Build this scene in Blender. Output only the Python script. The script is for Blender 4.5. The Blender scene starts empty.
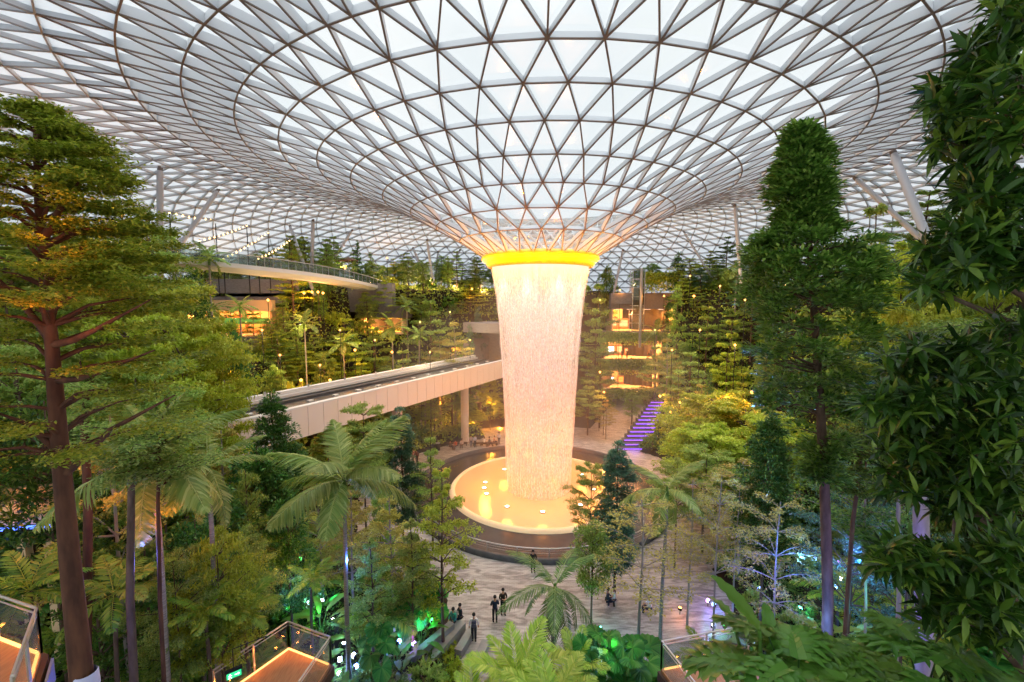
import bpy, math, random
import numpy as np
from math import sin, cos, pi, radians, sqrt, atan2, floor
from mathutils import Vector, Matrix
SC = bpy.context.scene
COL = SC.collection
FPX = 430.0; CX, CY = 512.0, 341.0; PITCH = radians(5.0); EYE = 20.0
PC, PS = cos(PITCH), sin(PITCH)
PX0, PY0 = 2.9, 45.0            # centre of the pool and the oculus

# ------------------------------------------------------------------ measuring helpers
def z_at(py, Y):                 # height of the point seen on row py at forward distance Y
    v = (CY - py) / FPX
    return EYE + Y * (v * PC - PS) / (PC + PS * v)
def x_at(px, Y, z=EYE):
    return (px - CX) / FPX * (PC * Y - PS * (z - EYE))
def on_plane(px, py, z):         # where the ray through px,py meets height z
    v = (CY - py) / FPX; u = (px - CX) / FPX
    k = (v * PC - PS) / (PC + PS * v)
    Y = (z - EYE) / k
    return Vector((x_at(px, Y, z), Y, z))
def to_px(p):
    zr = p[2] - EYE; d = PC * p[1] - PS * zr
    return CX + FPX * p[0] / d, CY - FPX * (PS * p[1] + PC * zr) / d
def sst(a, b, x):
    t = min(1.0, max(0.0, (x - a) / (b - a))); return t * t * (3 - 2 * t)
def lin(c):
    if isinstance(c, str):
        c = [int(c[i:i + 2], 16) / 255 for i in (0, 2, 4)]
    return tuple((v / 12.92 if v <= .04045 else ((v + .055) / 1.055) ** 2.4) for v in c)

# ------------------------------------------------------------------ materials
def newmat(name):
    m = bpy.data.materials.new(name); m.use_nodes = True
    nt = m.node_tree; nt.nodes.clear()
    return m, nt, nt.nodes.new('ShaderNodeOutputMaterial')
def N(nt, t, **kw):
    n = nt.nodes.new(t)
    for k, v in kw.items(): setattr(n, k, v)
    return n
def L(nt, a, b): nt.links.new(a, b)
def c4(c): return (*lin(c), 1.0)
def mat(name, col, rough=.6, metal=0, col2=None, scale=4.0, bump=0.0, spec=.4, stretch=None):
    m, nt, out = newmat(name)
    b = N(nt, 'ShaderNodeBsdfPrincipled'); L(nt, b.outputs[0], out.inputs[0])
    b.inputs['Base Color'].default_value = c4(col); b.inputs['Roughness'].default_value = rough
    b.inputs['Metallic'].default_value = metal; b.inputs['Specular IOR Level'].default_value = spec
    if col2 or bump:
        tc = N(nt, 'ShaderNodeTexCoord'); nz = N(nt, 'ShaderNodeTexNoise')
        nz.inputs['Scale'].default_value = scale; nz.inputs['Detail'].default_value = 5
        src = tc.outputs['Object']
        if stretch:
            mp = N(nt, 'ShaderNodeMapping'); mp.inputs['Scale'].default_value = stretch
            L(nt, src, mp.inputs[0]); src = mp.outputs[0]
        L(nt, src, nz.inputs['Vector'])
        if col2:
            r = N(nt, 'ShaderNodeValToRGB'); r.color_ramp.elements[0].position = .35; r.color_ramp.elements[1].position = .65
            r.color_ramp.elements[0].color = c4(col); r.color_ramp.elements[1].color = c4(col2)
            L(nt, nz.outputs[0], r.inputs[0]); L(nt, r.outputs[0], b.inputs['Base Color'])
        if bump:
            bp = N(nt, 'ShaderNodeBump'); bp.inputs['Strength'].default_value = bump
            L(nt, nz.outputs[0], bp.inputs['Height']); L(nt, bp.outputs[0], b.inputs['Normal'])
    return m
def emit(name, col, s):
    m, nt, out = newmat(name); e = N(nt, 'ShaderNodeEmission')
    e.inputs[0].default_value = c4(col); e.inputs[1].default_value = s; L(nt, e.outputs[0], out.inputs[0]); return m
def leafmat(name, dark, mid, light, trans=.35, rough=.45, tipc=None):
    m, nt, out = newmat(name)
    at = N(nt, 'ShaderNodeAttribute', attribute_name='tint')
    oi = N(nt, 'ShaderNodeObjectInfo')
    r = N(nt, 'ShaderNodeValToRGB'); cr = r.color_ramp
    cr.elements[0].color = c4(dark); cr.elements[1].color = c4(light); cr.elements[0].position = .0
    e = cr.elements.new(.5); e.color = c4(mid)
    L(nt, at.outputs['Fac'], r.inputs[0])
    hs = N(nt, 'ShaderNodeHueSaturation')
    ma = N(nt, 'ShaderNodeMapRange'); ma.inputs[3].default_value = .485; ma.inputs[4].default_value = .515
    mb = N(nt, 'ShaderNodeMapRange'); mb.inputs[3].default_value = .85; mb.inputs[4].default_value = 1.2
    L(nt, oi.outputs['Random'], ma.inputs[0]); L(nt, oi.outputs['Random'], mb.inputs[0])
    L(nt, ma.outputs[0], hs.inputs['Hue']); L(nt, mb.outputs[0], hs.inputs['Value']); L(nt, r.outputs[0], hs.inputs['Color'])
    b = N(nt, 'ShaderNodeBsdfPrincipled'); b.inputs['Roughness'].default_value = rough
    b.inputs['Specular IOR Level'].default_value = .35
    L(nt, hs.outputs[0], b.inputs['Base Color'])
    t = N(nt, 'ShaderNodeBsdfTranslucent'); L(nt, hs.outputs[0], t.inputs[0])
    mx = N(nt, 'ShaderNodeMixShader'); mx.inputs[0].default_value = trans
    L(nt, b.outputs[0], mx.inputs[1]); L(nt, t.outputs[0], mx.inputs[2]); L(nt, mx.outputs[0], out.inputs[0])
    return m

M = {}
M['web'] = mat('painted_steel_grey', 'c6c9cd', .45)
M['flange'] = mat('steel_flange_brown', '6e635e', .5)
M['steel'] = mat('brushed_steel', 'b9bbbd', .35, .6)
M['white_steel'] = mat('white_column_paint', 'b4b4b9', .4)
M['concrete'] = mat('concrete', 'a6a29c', .8, col2='8d8a86', scale=1.3, bump=.1)
M['panel'] = mat('bridge_panel', 'e3d9cf', .55)
M['kerb'] = mat('bridge_kerb', 'dcdad6', .6)
M['black_track'] = mat('black_track', '26282c', .45, col2='34363b', scale=3)
M['slab'] = mat('walkway_slab', 'cfcdc8', .5)
M['stone'] = mat('grey_stone_cladding', '77757a', .75, col2='8d8a8c', scale=2.5, bump=.2, stretch=(1, 1, 4))
M['darkstone'] = mat('dark_stone', '4a484a', .7, col2='5a5858', scale=2, bump=.2)
M['soil'] = mat('soil', '231c12', .95, col2='2f2a18', scale=2, bump=.5)
M['warmwall'] = mat('warm_wall', 'f1d3a6', .7)
M['bark'] = mat('bark_brown', '4f3d30', .85, col2='6e5a4a', scale=6, bump=.8, stretch=(1, 1, .3))
M['bark_grey'] = mat('bark_grey', '8c8375', .85, col2='a49a8c', scale=6, bump=.4, stretch=(1, 1, .3))
M['bark_red'] = mat('bark_reddish', '6b4630', .85, col2='482c1e', scale=5, bump=1.0, stretch=(1, 1, .25))
M['palm_trunk'] = mat('palm_trunk', 'a59c8e', .8, col2='7d7468', scale=9, bump=.3, stretch=(.2, .2, 3))
M['wood'] = mat('deck_wood', 'b08258', .55, col2='9c6e48', scale=3, stretch=(8, 1, 1))
M['wood_dark'] = mat('dark_timber', '4a3426', .6)
M['rail'] = mat('handrail_steel', 'cfc4b6', .3, .7)
M['lamp_body'] = mat('lamp_black', '1c1c1e', .5)
M['skin'] = mat('skin', 'c49273', .6)
M['hair'] = mat('hair_black', '17120f', .6)
M['leaf_layer'] = leafmat('leaf_yellow_green', '7b9426', 'adbb38', 'd6dc5c', .42)
M['leaf_soft'] = leafmat('leaf_soft_green', '668a3c', '94b04e', 'bfcc70', .38)
M['leaf_olive'] = leafmat('leaf_olive', '85813a', 'b3aa52', 'd2c46c', .38)
M['leaf_dark'] = leafmat('leaf_dark_glossy', '24501f', '47782f', '8fb552', .2, .3)
M['leaf_blue'] = leafmat('leaf_blue_green', '335a47', '4f7d5e', '82a882', .2, .4)
M['leaf_palm_dark'] = leafmat('leaf_palm_dark', '3c5c2c', '5e7c3c', '93a860', .3)
M['leaf_bright'] = leafmat('leaf_bright', '7f9a1c', 'a8bc30', 'ccd850', .45)
M['leaf_big'] = leafmat('leaf_lanceolate', '1c3a12', '3b631d', '8aa83c', .25, .35)
M['leaf_palm'] = leafmat('leaf_palm', '5f8238', '8ea24c', 'c2cc7c', .38, .4)
M['leaf_areca'] = leafmat('leaf_areca', '7da636', 'aec84a', 'dbe06c', .42, .4)
M['leaf_under'] = leafmat('leaf_undergrowth', '33561f', '587f2e', '8ca644', .28)
M['leaf_fern'] = leafmat('leaf_fern', '537f26', '86a636', 'bcbc4a', .38)
M['leaf_phil'] = leafmat('leaf_philodendron', '35601c', '5d8a30', '86ad48', .3, .35)
M['leaf_fan'] = leafmat('leaf_fan_palm', '2c6a28', '458a34', '74a84a', .35, .35)
def glassmat(name, tint='eef4f2', white=.12, gl=.06):
    m, nt, out = newmat(name)
    t = N(nt, 'ShaderNodeBsdfTransparent'); t.inputs[0].default_value = c4(tint)
    d = N(nt, 'ShaderNodeBsdfTranslucent'); d.inputs[0].default_value = c4('f4f6f7')
    g = N(nt, 'ShaderNodeBsdfGlossy'); g.inputs['Roughness'].default_value = .08
    a = N(nt, 'ShaderNodeMixShader'); a.inputs[0].default_value = white
    b = N(nt, 'ShaderNodeMixShader'); b.inputs[0].default_value = gl
    L(nt, t.outputs[0], a.inputs[1]); L(nt, d.outputs[0], a.inputs[2])
    L(nt, a.outputs[0], b.inputs[1]); L(nt, g.outputs[0], b.inputs[2]); L(nt, b.outputs[0], out.inputs[0])
    return m
M['roofglass'] = glassmat('roof_glass', 'eef3f4', .07, .05)
M['glass'] = glassmat('balustrade_glass', 'dde5e2', .05, .03)

# ------------------------------------------------------------------ mesh helpers
def link(o, parent=None):
    COL.objects.link(o)
    if parent is not None: o.parent = parent
    return o
def tag(o, label=None, cat=None, group=None, kind=None):
    if label: o['label'] = label
    if cat: o['category'] = cat
    if group: o['group'] = group
    if kind: o['kind'] = kind
    return o
def empty(name, loc=(0, 0, 0), rz=0, label=None, cat=None, group=None, kind=None):
    o = bpy.data.objects.new(name, None); o.empty_display_size = .3
    link(o); o.location = loc; o.rotation_euler = (0, 0, rz)
    return tag(o, label, cat, group, kind)
class MB:
    def __init__(s): s.v = []; s.f = []; s.m = []; s.sm = []
    def add(s, vs, fs, mi=0, smooth=False):
        b = len(s.v); s.v.extend([tuple(v) for v in vs])
        for f in fs: s.f.append([b + i for i in f]); s.m.append(mi); s.sm.append(smooth)
    def box(s, c, d, rz=0, mi=0, bev=0):
        x, y, z = d[0] / 2, d[1] / 2, d[2] / 2
        cs, sn = cos(rz), sin(rz); vs = []
        for sx, sy, sz in ((-1,-1,-1),(1,-1,-1),(1,1,-1),(-1,1,-1),(-1,-1,1),(1,-1,1),(1,1,1),(-1,1,1)):
            a, b = sx * x, sy * y
            vs.append((c[0] + a * cs - b * sn, c[1] + a * sn + b * cs, c[2] + sz * z))
        s.add(vs, [(0,3,2,1),(4,5,6,7),(0,1,5,4),(1,2,6,5),(2,3,7,6),(3,0,4,7)], mi)
    def beam(s, p, q, w, h, mi=0, up=Vector((0, 0, 1))):
        p = Vector(p); q = Vector(q); d = (q - p)
        if d.length < 1e-6: return
        d.normalize(); sd = d.cross(up)
        if sd.length < 1e-4: sd = d.cross(Vector((0, 1, 0)))
        sd.normalize(); u = sd.cross(d).normalized(); a = sd * w / 2; b = u * h / 2
        vs = [p - a - b, p + a - b, p + a + b, p - a + b, q - a - b, q + a - b, q + a + b, q - a + b]
        s.add(vs, [(0,1,2,3),(7,6,5,4),(0,4,5,1),(1,5,6,2),(2,6,7,3),(3,7,4,0)], mi)
    def tube(s, pts, rad, n=8, mi=0, cap=True, smooth=True):
        pts = [Vector(p) for p in pts]; k = len(pts)
        if not hasattr(rad, '__len__'): rad = [rad] * k
        t = (pts[1] - pts[0]).normalized()
        a = t.orthogonal().normalized(); vs = []
        for i, p in enumerate(pts):
            t2 = (pts[min(i + 1, k - 1)] - pts[max(i - 1, 0)]).normalized()
            a = (a - t2 * a.dot(t2)).normalized(); b = t2.cross(a)
            for j in range(n):
                an = 2 * pi * j / n; vs.append(p + (a * cos(an) + b * sin(an)) * rad[i])
        fs = [(i * n + j, i * n + (j + 1) % n, (i + 1) * n + (j + 1) % n, (i + 1) * n + j) for i in range(k - 1) for j in range(n)]
        s.add(vs, fs, mi, smooth)
        if cap:
            s.add([vs[j] for j in range(n)], [tuple(reversed(range(n)))], mi)
            s.add([vs[(k - 1) * n + j] for j in range(n)], [tuple(range(n))], mi)
    def lathe(s, prof, n=32, c=(0, 0, 0), mi=0, smooth=True, closed=False):
        vs = []; k = len(prof)
        for r, z in prof:
            for j in range(n):
                a = 2 * pi * j / n; vs.append((c[0] + r * cos(a), c[1] + r * sin(a), c[2] + z))
        rg = k if closed else k - 1
        fs = [(i * n + j, i * n + (j + 1) % n, ((i + 1) % k) * n + (j + 1) % n, ((i + 1) % k) * n + j) for i in range(rg) for j in range(n)]
        s.add(vs, fs, mi, smooth)
    def prism(s, poly, z0, z1, mi=0):
        n = len(poly); vs = [(p[0], p[1], z0) for p in poly] + [(p[0], p[1], z1) for p in poly]
        s.add(vs, [tuple(reversed(range(n))), tuple(range(n, 2 * n))] + [(i, (i + 1) % n, n + (i + 1) % n, n + i) for i in range(n)], mi)
    def build(s, name, mats, parent=None, loc=None):
        me = bpy.data.meshes.new(name); me.from_pydata([tuple(v) for v in s.v], [], s.f)
        mats = mats if isinstance(mats, (list, tuple)) else [mats]
        for m in mats: me.materials.append(m)
        me.polygons.foreach_set('material_index', s.m); me.polygons.foreach_set('use_smooth', s.sm)
        me.update()
        o = bpy.data.objects.new(name, me); link(o, parent)
        if loc: o.location = loc
        return o
def kids(o): return [c for c in bpy.data.objects if c.parent == o]
KID = {}
def copy_tree(root):
    c = root.copy(); COL.objects.link(c)
    for ch in KID[root]:
        d = ch.copy(); COL.objects.link(d); d.parent = c
        for g in KID.get(ch, ()):
            e = g.copy(); COL.objects.link(e); e.parent = d
    return c
def light(name, kind, loc, col, power, size=.3, rot=None, spot=None):
    l = bpy.data.lights.new(name, kind); l.color = lin(col); l.energy = power
    if kind == 'AREA': l.size = size
    elif kind in ('POINT', 'SPOT'): l.shadow_soft_size = size
    if kind == 'SPOT': l.spot_size = radians(spot or 70); l.spot_blend = .6
    o = bpy.data.objects.new(name, l); link(o); o.location = loc
    if rot is not None:
        o.rotation_euler = Vector(rot).to_track_quat('-Z', 'Y').to_euler()
    return o

# ------------------------------------------------------------------ leaves (numpy)
class Leaves:
    """collects leaf blades; each blade is a real folded polygon"""
    def __init__(s): s.V = []; s.F = []; s.T = []; s.n = 0; s.q = []
    def kites(s, base, d, up, ln, wd, rng, fold=.18, tint=None):
        n = len(base)
        d = d / (np.linalg.norm(d, axis=1, keepdims=True) + 1e-9)
        side = np.cross(d, up); side /= (np.linalg.norm(side, axis=1, keepdims=True) + 1e-9)
        nn = np.cross(side, d)
        ln = np.broadcast_to(ln, (n,))[:, None]; wd = np.broadcast_to(wd, (n,))[:, None]
        mid = base + d * ln * .45
        v = np.stack([base, mid + side * wd * .5 + nn * wd * fold, base + d * ln - nn * ln * .08, mid - side * wd * .5 + nn * wd * fold], 1)
        t = rng.random(n) if tint is None else np.clip(tint, 0, 1)
        s.V.append(v.reshape(-1, 3)); s.T.append(np.repeat(t, 4)); 
        s.F.append((np.arange(n * 4) + s.n).reshape(-1, 4)); s.n += n * 4
    def blades(s, base, d, up, ln, wd, rng, droop=.25, tint=None):
        """longer blade of three lengths with a folded midrib"""
        n = len(base)
        d = d / (np.linalg.norm(d, axis=1, keepdims=True) + 1e-9)
        side = np.cross(d, up); side /= (np.linalg.norm(side, axis=1, keepdims=True) + 1e-9)
        nn = np.cross(side, d)
        ln = np.broadcast_to(ln, (n,))[:, None]; wd = np.broadcast_to(wd, (n,))[:, None]
        cols = []
        for t, w in ((0, .06), (.3, .9), (.62, .8), (1, .03)):
            c = base + d * ln * t - nn * ln * droop * t * t
            cols += [c - side * wd * .5 * w + nn * wd * .12 * w, c, c + side * wd * .5 * w + nn * wd * .12 * w]
        v = np.stack(cols, 1)
        idx = []
        for i in range(3):
            for j in range(2):
                a = i * 3 + j; idx.append([a, a + 1, a + 4, a + 3])
        idx = np.array(idx)[None] + (np.arange(n) * 12)[:, None, None] + s.n
        t = rng.random(n) if tint is None else np.clip(tint, 0, 1)
        s.V.append(v.reshape(-1, 3)); s.T.append(np.repeat(t, 12)); s.F.append(idx.reshape(-1, 4)); s.n += n * 12
    def poly(s, vs, quads, tint):
        vs = np.array(vs, float); s.V.append(vs); s.T.append(np.full(len(vs), tint))
        s.F.append(np.array(quads) + s.n); s.n += len(vs)
    def mesh(s, name, m):
        V = np.concatenate(s.V).astype(np.float32); F = np.concatenate(s.F).astype(np.int32); T = np.concatenate(s.T).astype(np.float32)
        me = bpy.data.meshes.new(name); me.vertices.add(len(V)); me.vertices.foreach_set('co', V.ravel())
        me.loops.add(F.size); me.loops.foreach_set('vertex_index', F.ravel())
        me.polygons.add(len(F)); me.polygons.foreach_set('loop_start', np.arange(len(F), dtype=np.int32) * 4)
        me.update(calc_edges=True); me.materials.append(m)
        a = me.attributes.new('tint', 'FLOAT', 'POINT'); a.data.foreach_set('value', T)
        return me
    def build(s, name, m, parent=None):
        o = bpy.data.objects.new(name, s.mesh(name, m)); link(o, parent); return o
def rvec(rng, n):
    v = rng.normal(size=(n, 3)); return v / np.linalg.norm(v, axis=1, keepdims=True)

# ------------------------------------------------------------------ the lie of the land
def corridor(x, y):
    dx, dy = x - PX0, y - PY0; ux, uy = .485, .875
    al = dx * ux + dy * uy; pe = abs(dx * uy - dy * ux)
    return al, pe
def hnoise(x, y):
    return sin(x * .9 + 1.3) * cos(y * .7 + .4) * .5 + sin(x * .37 - y * .53) * .5
def H(x, y):
    dx, dy = x - PX0, y - PY0; r = sqrt(dx * dx + dy * dy)
    al, pe = corridor(x, y)
    h = 21.5 * sst(26.5, 41, r)
    st = 4.3; k = floor(h / st); fr = (h - k * st) / st
    h = st * (k + sst(.25, .95, fr))
    h *= .15 + .85 * sst(12, 36, y)
    if 0 < al < 52: h *= sst(5.5, 9.5, pe)
    ang = math.degrees(atan2(dx, dy))
    # forest beds near the camera
    path = min(abs(x - .6) - (3.4 + .25 * max(0, y - 22)), 99) if y < 34 else 99
    rr = min(r - 18.5, sqrt((x - 6) ** 2 + (y - 30) ** 2) - 9.0, path if y < 34 else 99)
    bed = (0.9 + .35 * hnoise(x, y)) * sst(0, 2.2, rr)
    if al > 0 and pe < 7: bed = 0
    if dy > 0 and -22 < ang < 5: bed *= sst(26, 28, r)
    a = x / max(y, 1)
    if -.84 < a < -.52 and y < 70: h = min(h, 12.0) if y > 40 else h
    if -.38 < a < -.24 and y < 75: h = min(h, 14.0)
    if 52 < y < 70: 
        sx = 16 + (y - 57) * .55
        if abs(x - sx) < 6: h *= sst(3, 6, abs(x - sx)); 
    v = max(h, 0) + bed + (.35 * hnoise(x * 1.7, y * 1.3) * sst(1, 4, h))
    return v if (rr > 0 or h > .1) and v > .02 else -.12
# plants that show in the photo: running number -> column where they show
VIS = {1:284,3:297,7:290,8:265,9:310,34:253,2:272,5:317,10:345,22:473,30:302,32:362,4:287,11:374,14:428,16:403,27:481,37:451,6:305,12:407,13:392,29:343,15:454,25:440,36:429,17:397,18:419,19:387,20:440,28:491,38:274,21:464,23:479,24:472,26:418,33:275,31:324,35:397,39:314,40:222,41:239,42:260,43:303,44:338,47:372,45:358,46:343,48:353,50:199,49:207,51:217,52:241,53:210,55:224,54:240,57:198,56:173,58:607,64:654,65:636,59:598,60:595,62:587,67:561,68:539,73:579,61:602,66:516,63:607,69:569,70:657,71:632,74:673,89:709,75:688,83:730,86:726,90:745,76:676,78:716,79:728,77:701,80:733,81:707,82:747,85:690,87:677,91:652,84:663,88:697,92:763,93:697,94:728,95:695,96:703,98:765,97:705,100:676,99:732,101:870,107:842,109:918,111:847,102:900,104:976,103:888,106:916,110:991,105:945,108:972,112:865,113:76,118:200,120:145,114:169,115:135,122:27,126:167,116:48,121:76,124:15,117:25,119:236,123:209,125:34,127:109,128:233,129:260,132:188,136:289,130:220,131:223,133:220,134:259,137:176,135:252,138:139,139:95,140:367,141:387,142:349,143:317,144:413,145:371,146:380,147:339,181:349,198:164,201:88,209:191,148:229,151:252,214:60,224:9,153:374,205:429,160:903,227:952,230:905,155:123,172:204,192:3,210:401,225:607,191:403,204:352,220:883,162:955,183:996,193:652,163:54,170:159,190:261,215:235,213:941,184:912,168:105,174:124,194:19,226:251,171:25,185:249,208:63,222:317,223:239,177:925,203:692,186:1022,231:807,347:729,373:890,382:930,423:804,232:378,238:160,249:277,282:179,300:385,311:312,315:10,234:790,317:808,359:921,236:360,303:25,321:352,257:361,418:25,239:23,240:851,272:936,241:390,242:189,245:108,254:261,273:281,310:385,312:281,325:311,350:169,357:161,360:338,243:423,263:349,322:402,345:347,244:845,289:860,307:870,246:745,275:710,384:143,402:301,276:312,316:299,421:147,501:308,529:351,250:843,259:755,266:782,288:798,308:790,251:300,253:368,262:141,274:362,319:296,331:419,255:833,270:773,287:897,314:943,343:1002,344:315,306:111,260:885,324:1023,335:934,264:1007,269:11,271:417,293:158,334:319,353:29,358:78,277:831,326:840,333:816,337:732,279:851,309:824,348:740,297:945,298:245,301:330,340:39,338:774,302:89,372:13,444:353,305:867,379:911,438:846,476:843,396:855,349:767,361:945,483:830,488:936,363:891,505:742,542:585,652:767,686:513,694:703,366:369,406:330,507:364,525:276,545:314,577:407,592:187,603:477,665:333,689:253,367:315,381:264,548:458,582:453,636:462,663:347,670:481,680:465,696:436,697:359,701:387,705:358,719:415,439:891,468:790,595:577,630:683,660:726,669:578,673:724,676:764,369:377,399:247,449:419,461:264,467:387,549:452,555:433,597:494,678:500,698:428,708:373,376:841,493:887,564:533,573:561,581:691,601:689,626:549,637:550,645:557,656:765,658:751,683:685,693:718,377:193,403:347,446:108,562:423,594:328,605:439,629:113,644:408,646:264,650:367,666:472,699:422,428:314,471:153,500:11,514:386,515:339,506:791,508:390,387:899,397:800,502:805,390:5,485:88,486:235,391:295,448:274,533:385,567:457,571:335,579:314,604:325,609:269,625:480,631:358,648:354,668:293,677:334,681:429,692:230,407:825,395:787,524:791,401:319,430:32,455:155,489:191,530:256,440:1017,453:807,552:705,640:515,653:725,671:716,672:543,684:749,707:833,411:838,437:827,465:652,570:712,634:552,718:691,458:103,426:764,427:672,436:907,490:802,541:728,563:698,617:730,633:523,679:801,685:766,687:575,713:573,482:406,532:334,589:370,610:303,632:390,691:421,706:383,715:450,456:798,492:57,534:711,543:710,546:682,556:521,576:782,602:803,620:561,627:694,655:548,674:709,720:558,540:475,544:255,550:370,559:401,586:324,588:277,591:448,599:457,619:234,664:320,695:459,553:288,566:249,568:277,578:305,583:393,596:448,612:292,614:386,615:400,622:408,638:410,639:482,649:435,651:218,662:352,667:279,682:505,584:539,621:854,659:562,721:450,722:443,723:453,725:450,727:445,728:456,731:453}
# ================================================================== THE ROOF
def roofz(r):
    T = [(5.6, 24.5), (8.3, 26.2), (10.6, 27.45), (13, 28.7), (15.5, 29.85), (18.2, 30.9), (20.8, 31.8), (23.6, 32.5), (26.7, 33.15),
         (29.9, 33.6), (33.3, 33.8), (36.9, 33.7), (40.7, 33.2), (44.7, 32.2), (48.9, 30.7), (53, 28.7), (57, 26.2), (60.8, 23.2), (64.2, 19.8), (67, 16)]
    for (a, za), (b, zb) in zip(T, T[1:]):
        if r <= b: return za + (zb - za) * (r - a) / (b - a)
    return T[-1][1]
ROOF_R = [5.6, 8.3, 10.6, 13, 15.5, 18.2, 20.8, 23.5, 26.2, 29.0, 31.8, 34.6, 37.4, 40.0, 42.4, 44.8, 47.0, 49.2, 51.3, 53.3, 55.2, 57.0, 58.7, 60.3, 61.8, 63.2, 64.5, 65.8, 67]
NR = 54
ROT = radians(3.0)
def rnode(k, i):
    n = 27 if k < 3 else 54 if k < 8 else 108
    k0 = 0 if k < 3 else 3 if k < 8 else 8
    off = .5 * ((k - k0) % 2)
    a = 2 * pi * (i + off) / n + ROT; r = ROOF_R[k]
    return Vector((PX0 + r * sin(a), PY0 + r * cos(a), roofz(r)))
def rnorm(p):
    dx, dy = p.x - PX0, p.y - PY0; r = sqrt(dx * dx + dy * dy); s = (roofz(r + .6) - roofz(max(5.6, r - .6))) / (r + .6 - max(5.6, r - .6))
    return Vector((-dx / r * s, -dy / r * s, 1)).normalized()
edges = []; tris = []
def E(p, q): edges.append((p, q, KK))
KK = 0
for k in range(len(ROOF_R)):
    n = 27 if k < 3 else 54 if k < 8 else 108; KK = k
    if k: 
        for i in range(n): E(rnode(k, i), rnode(k, i + 1))
    if k + 1 < len(ROOF_R):
        if k in (2, 7):
            for i in range(n):
                a, a2 = rnode(k, i), rnode(k, i + 1)
                b0, b1, b2 = rnode(k + 1, 2 * i - 1), rnode(k + 1, 2 * i), rnode(k + 1, 2 * i + 1)
                E(a, b0); E(a, b1); E(a, b2)
                tris += [(a, b0, b1), (a, b1, b2), (a, b2, a2)]
        else:
            for i in range(n):
                a, a2 = rnode(k, i), rnode(k, i + 1)
                kk = k if k < 3 else k - 3 if k < 8 else k - 8
                if kk % 2 == 0: b, b2 = rnode(k + 1, i - 1), rnode(k + 1, i)
                else: b, b2 = rnode(k + 1, i), rnode(k + 1, i + 1)
                E(a, b); E(a, b2); tris += [(a, b, b2), (a, b2, a2)]
roof = empty('ceiling', (0, 0, 0), kind='structure')
mb = MB()
for p, q, ke in edges:
    n = rnorm((p + q) / 2)
    dep = .33 if ke < 8 else .5
    mb.beam(p + n * .03, q + n * .03, .095 if ke < 11 else .08, .06, 1 if ke < 11 else 2, n)
    mb.beam(p + n * (.06 + dep / 2), q + n * (.06 + dep / 2), .08, dep, 0, n)
lat = mb.build('roof_lattice', [M['web'], M['flange'], mat('outer_flange_grey', '9c9b9d', .5)], roof)
mb = MB()
for t in tris:
    mb.add([v + rnorm(v) * (.39 if sqrt((v.x - PX0) ** 2 + (v.y - PY0) ** 2) < 25 else .56) for v in t], [(0, 1, 2)])
mb.build('roof_glass', M['roofglass'], roof)
# woven sun blinds drawn inside the cells of the outer shell
mb = MB()
for t in tris:
    c = (t[0] + t[1] + t[2]) / 3; r = sqrt((c.x - PX0) ** 2 + (c.y - PY0) ** 2)
    if r < 32: continue
    mb.add([c.lerp(v, .96) + rnorm(v) * .30 for v in t] + [c + rnorm(c) * .06], [(0, 1, 3), (1, 2, 3), (2, 0, 3)], 0, True)
mm_, nt, out = newmat('blind_fabric')
d_ = N(nt, 'ShaderNodeBsdfDiffuse'); d_.inputs[0].default_value = c4('cdd0d5'); t_ = N(nt, 'ShaderNodeBsdfTranslucent'); t_.inputs[0].default_value = c4('d2d5da')
x_ = N(nt, 'ShaderNodeMixShader'); x_.inputs[0].default_value = .6; L(nt, d_.outputs[0], x_.inputs[1]); L(nt, t_.outputs[0], x_.inputs[2]); L(nt, x_.outputs[0], out.inputs[0])
mb.build('sun_blinds', mm_, roof)
# gutter ring at the doubling ring
# ---- golden collar under the funnel
collar = MB()
collar.lathe([(5.95, 24.75), (6.05, 24.45), (5.75, 24.2), (5.62, 24.2), (5.62, 24.1), (5.35, 23.65), (5.1, 23.62), (4.9, 23.9), (4.9, 24.9), (5.6, 24.95)], 96, (PX0, PY0, 0), closed=True)
M['gold'] = mat('golden_lit_collar', 'ffb71c', .35, .0)  # golden LED light on the collar put into its base colour
cl = collar.build('water_collar', M['gold'])
tag(cl, 'golden yellow collar ring that the indoor waterfall pours out of', 'ring')
for i in range(24):
    a = 2 * pi * i / 24
    light('collar_light', 'POINT', (PX0 + 6.35 * sin(a), PY0 + 6.35 * cos(a), 23.95), 'ffb52e', 90, .12)
for i in range(14):
    a = 2 * pi * i / 14
    light('collar_uplight', 'POINT', (PX0 + 8.2 * sin(a), PY0 + 8.2 * cos(a), 24.4), 'ffa838', 230, .1)
# ---- the slanted tubular columns that carry the shell
def roof_hit(px, py):
    u, v = (px - CX) / FPX, (CY - py) / FPX
    d = Vector((u, PC + PS * v, -PS + PC * v)); prev = None
    for i in range(200, 1400):
        t = i * .08; p = Vector((0, 0, EYE)) + d * t
        r = sqrt((p.x - PX0) ** 2 + (p.y - PY0) ** 2)
        if r > 6 and t > 34 and p.z > roofz(r): return p
    return p
def column(t, b, dY, rad, label):
    rad *= .72
    p = roof_hit(*t); Yb = p.y + dY
    q = Vector((x_at(b[0], Yb, z_at(b[1], Yb)), Yb, z_at(b[1], Yb)))
    d = (q - p).normalized()
    if q.z > 21.2: q = q + d * ((q.z - 21.2) / max(.2, -d.z))
    m = MB(); m.tube([p, p + d * .7, q], [rad * .55, rad, rad], 16)
    root = empty('roof_column', q, 0, label, 'column', 'tubular columns holding up the glass roof')
    o = m.build('column_shaft', M['white_steel'], root); o.location = -q
    m = MB(); m.tube([p - d * .15, p + d * .25], [rad * .8, rad * .8], 12)
    o = m.build('column_cap', M['flange'], root); o.location = -q
column((160, 168), (160, 210), 0, .40, 'thick upright column near the left edge of the photo, above the big tree')
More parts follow.
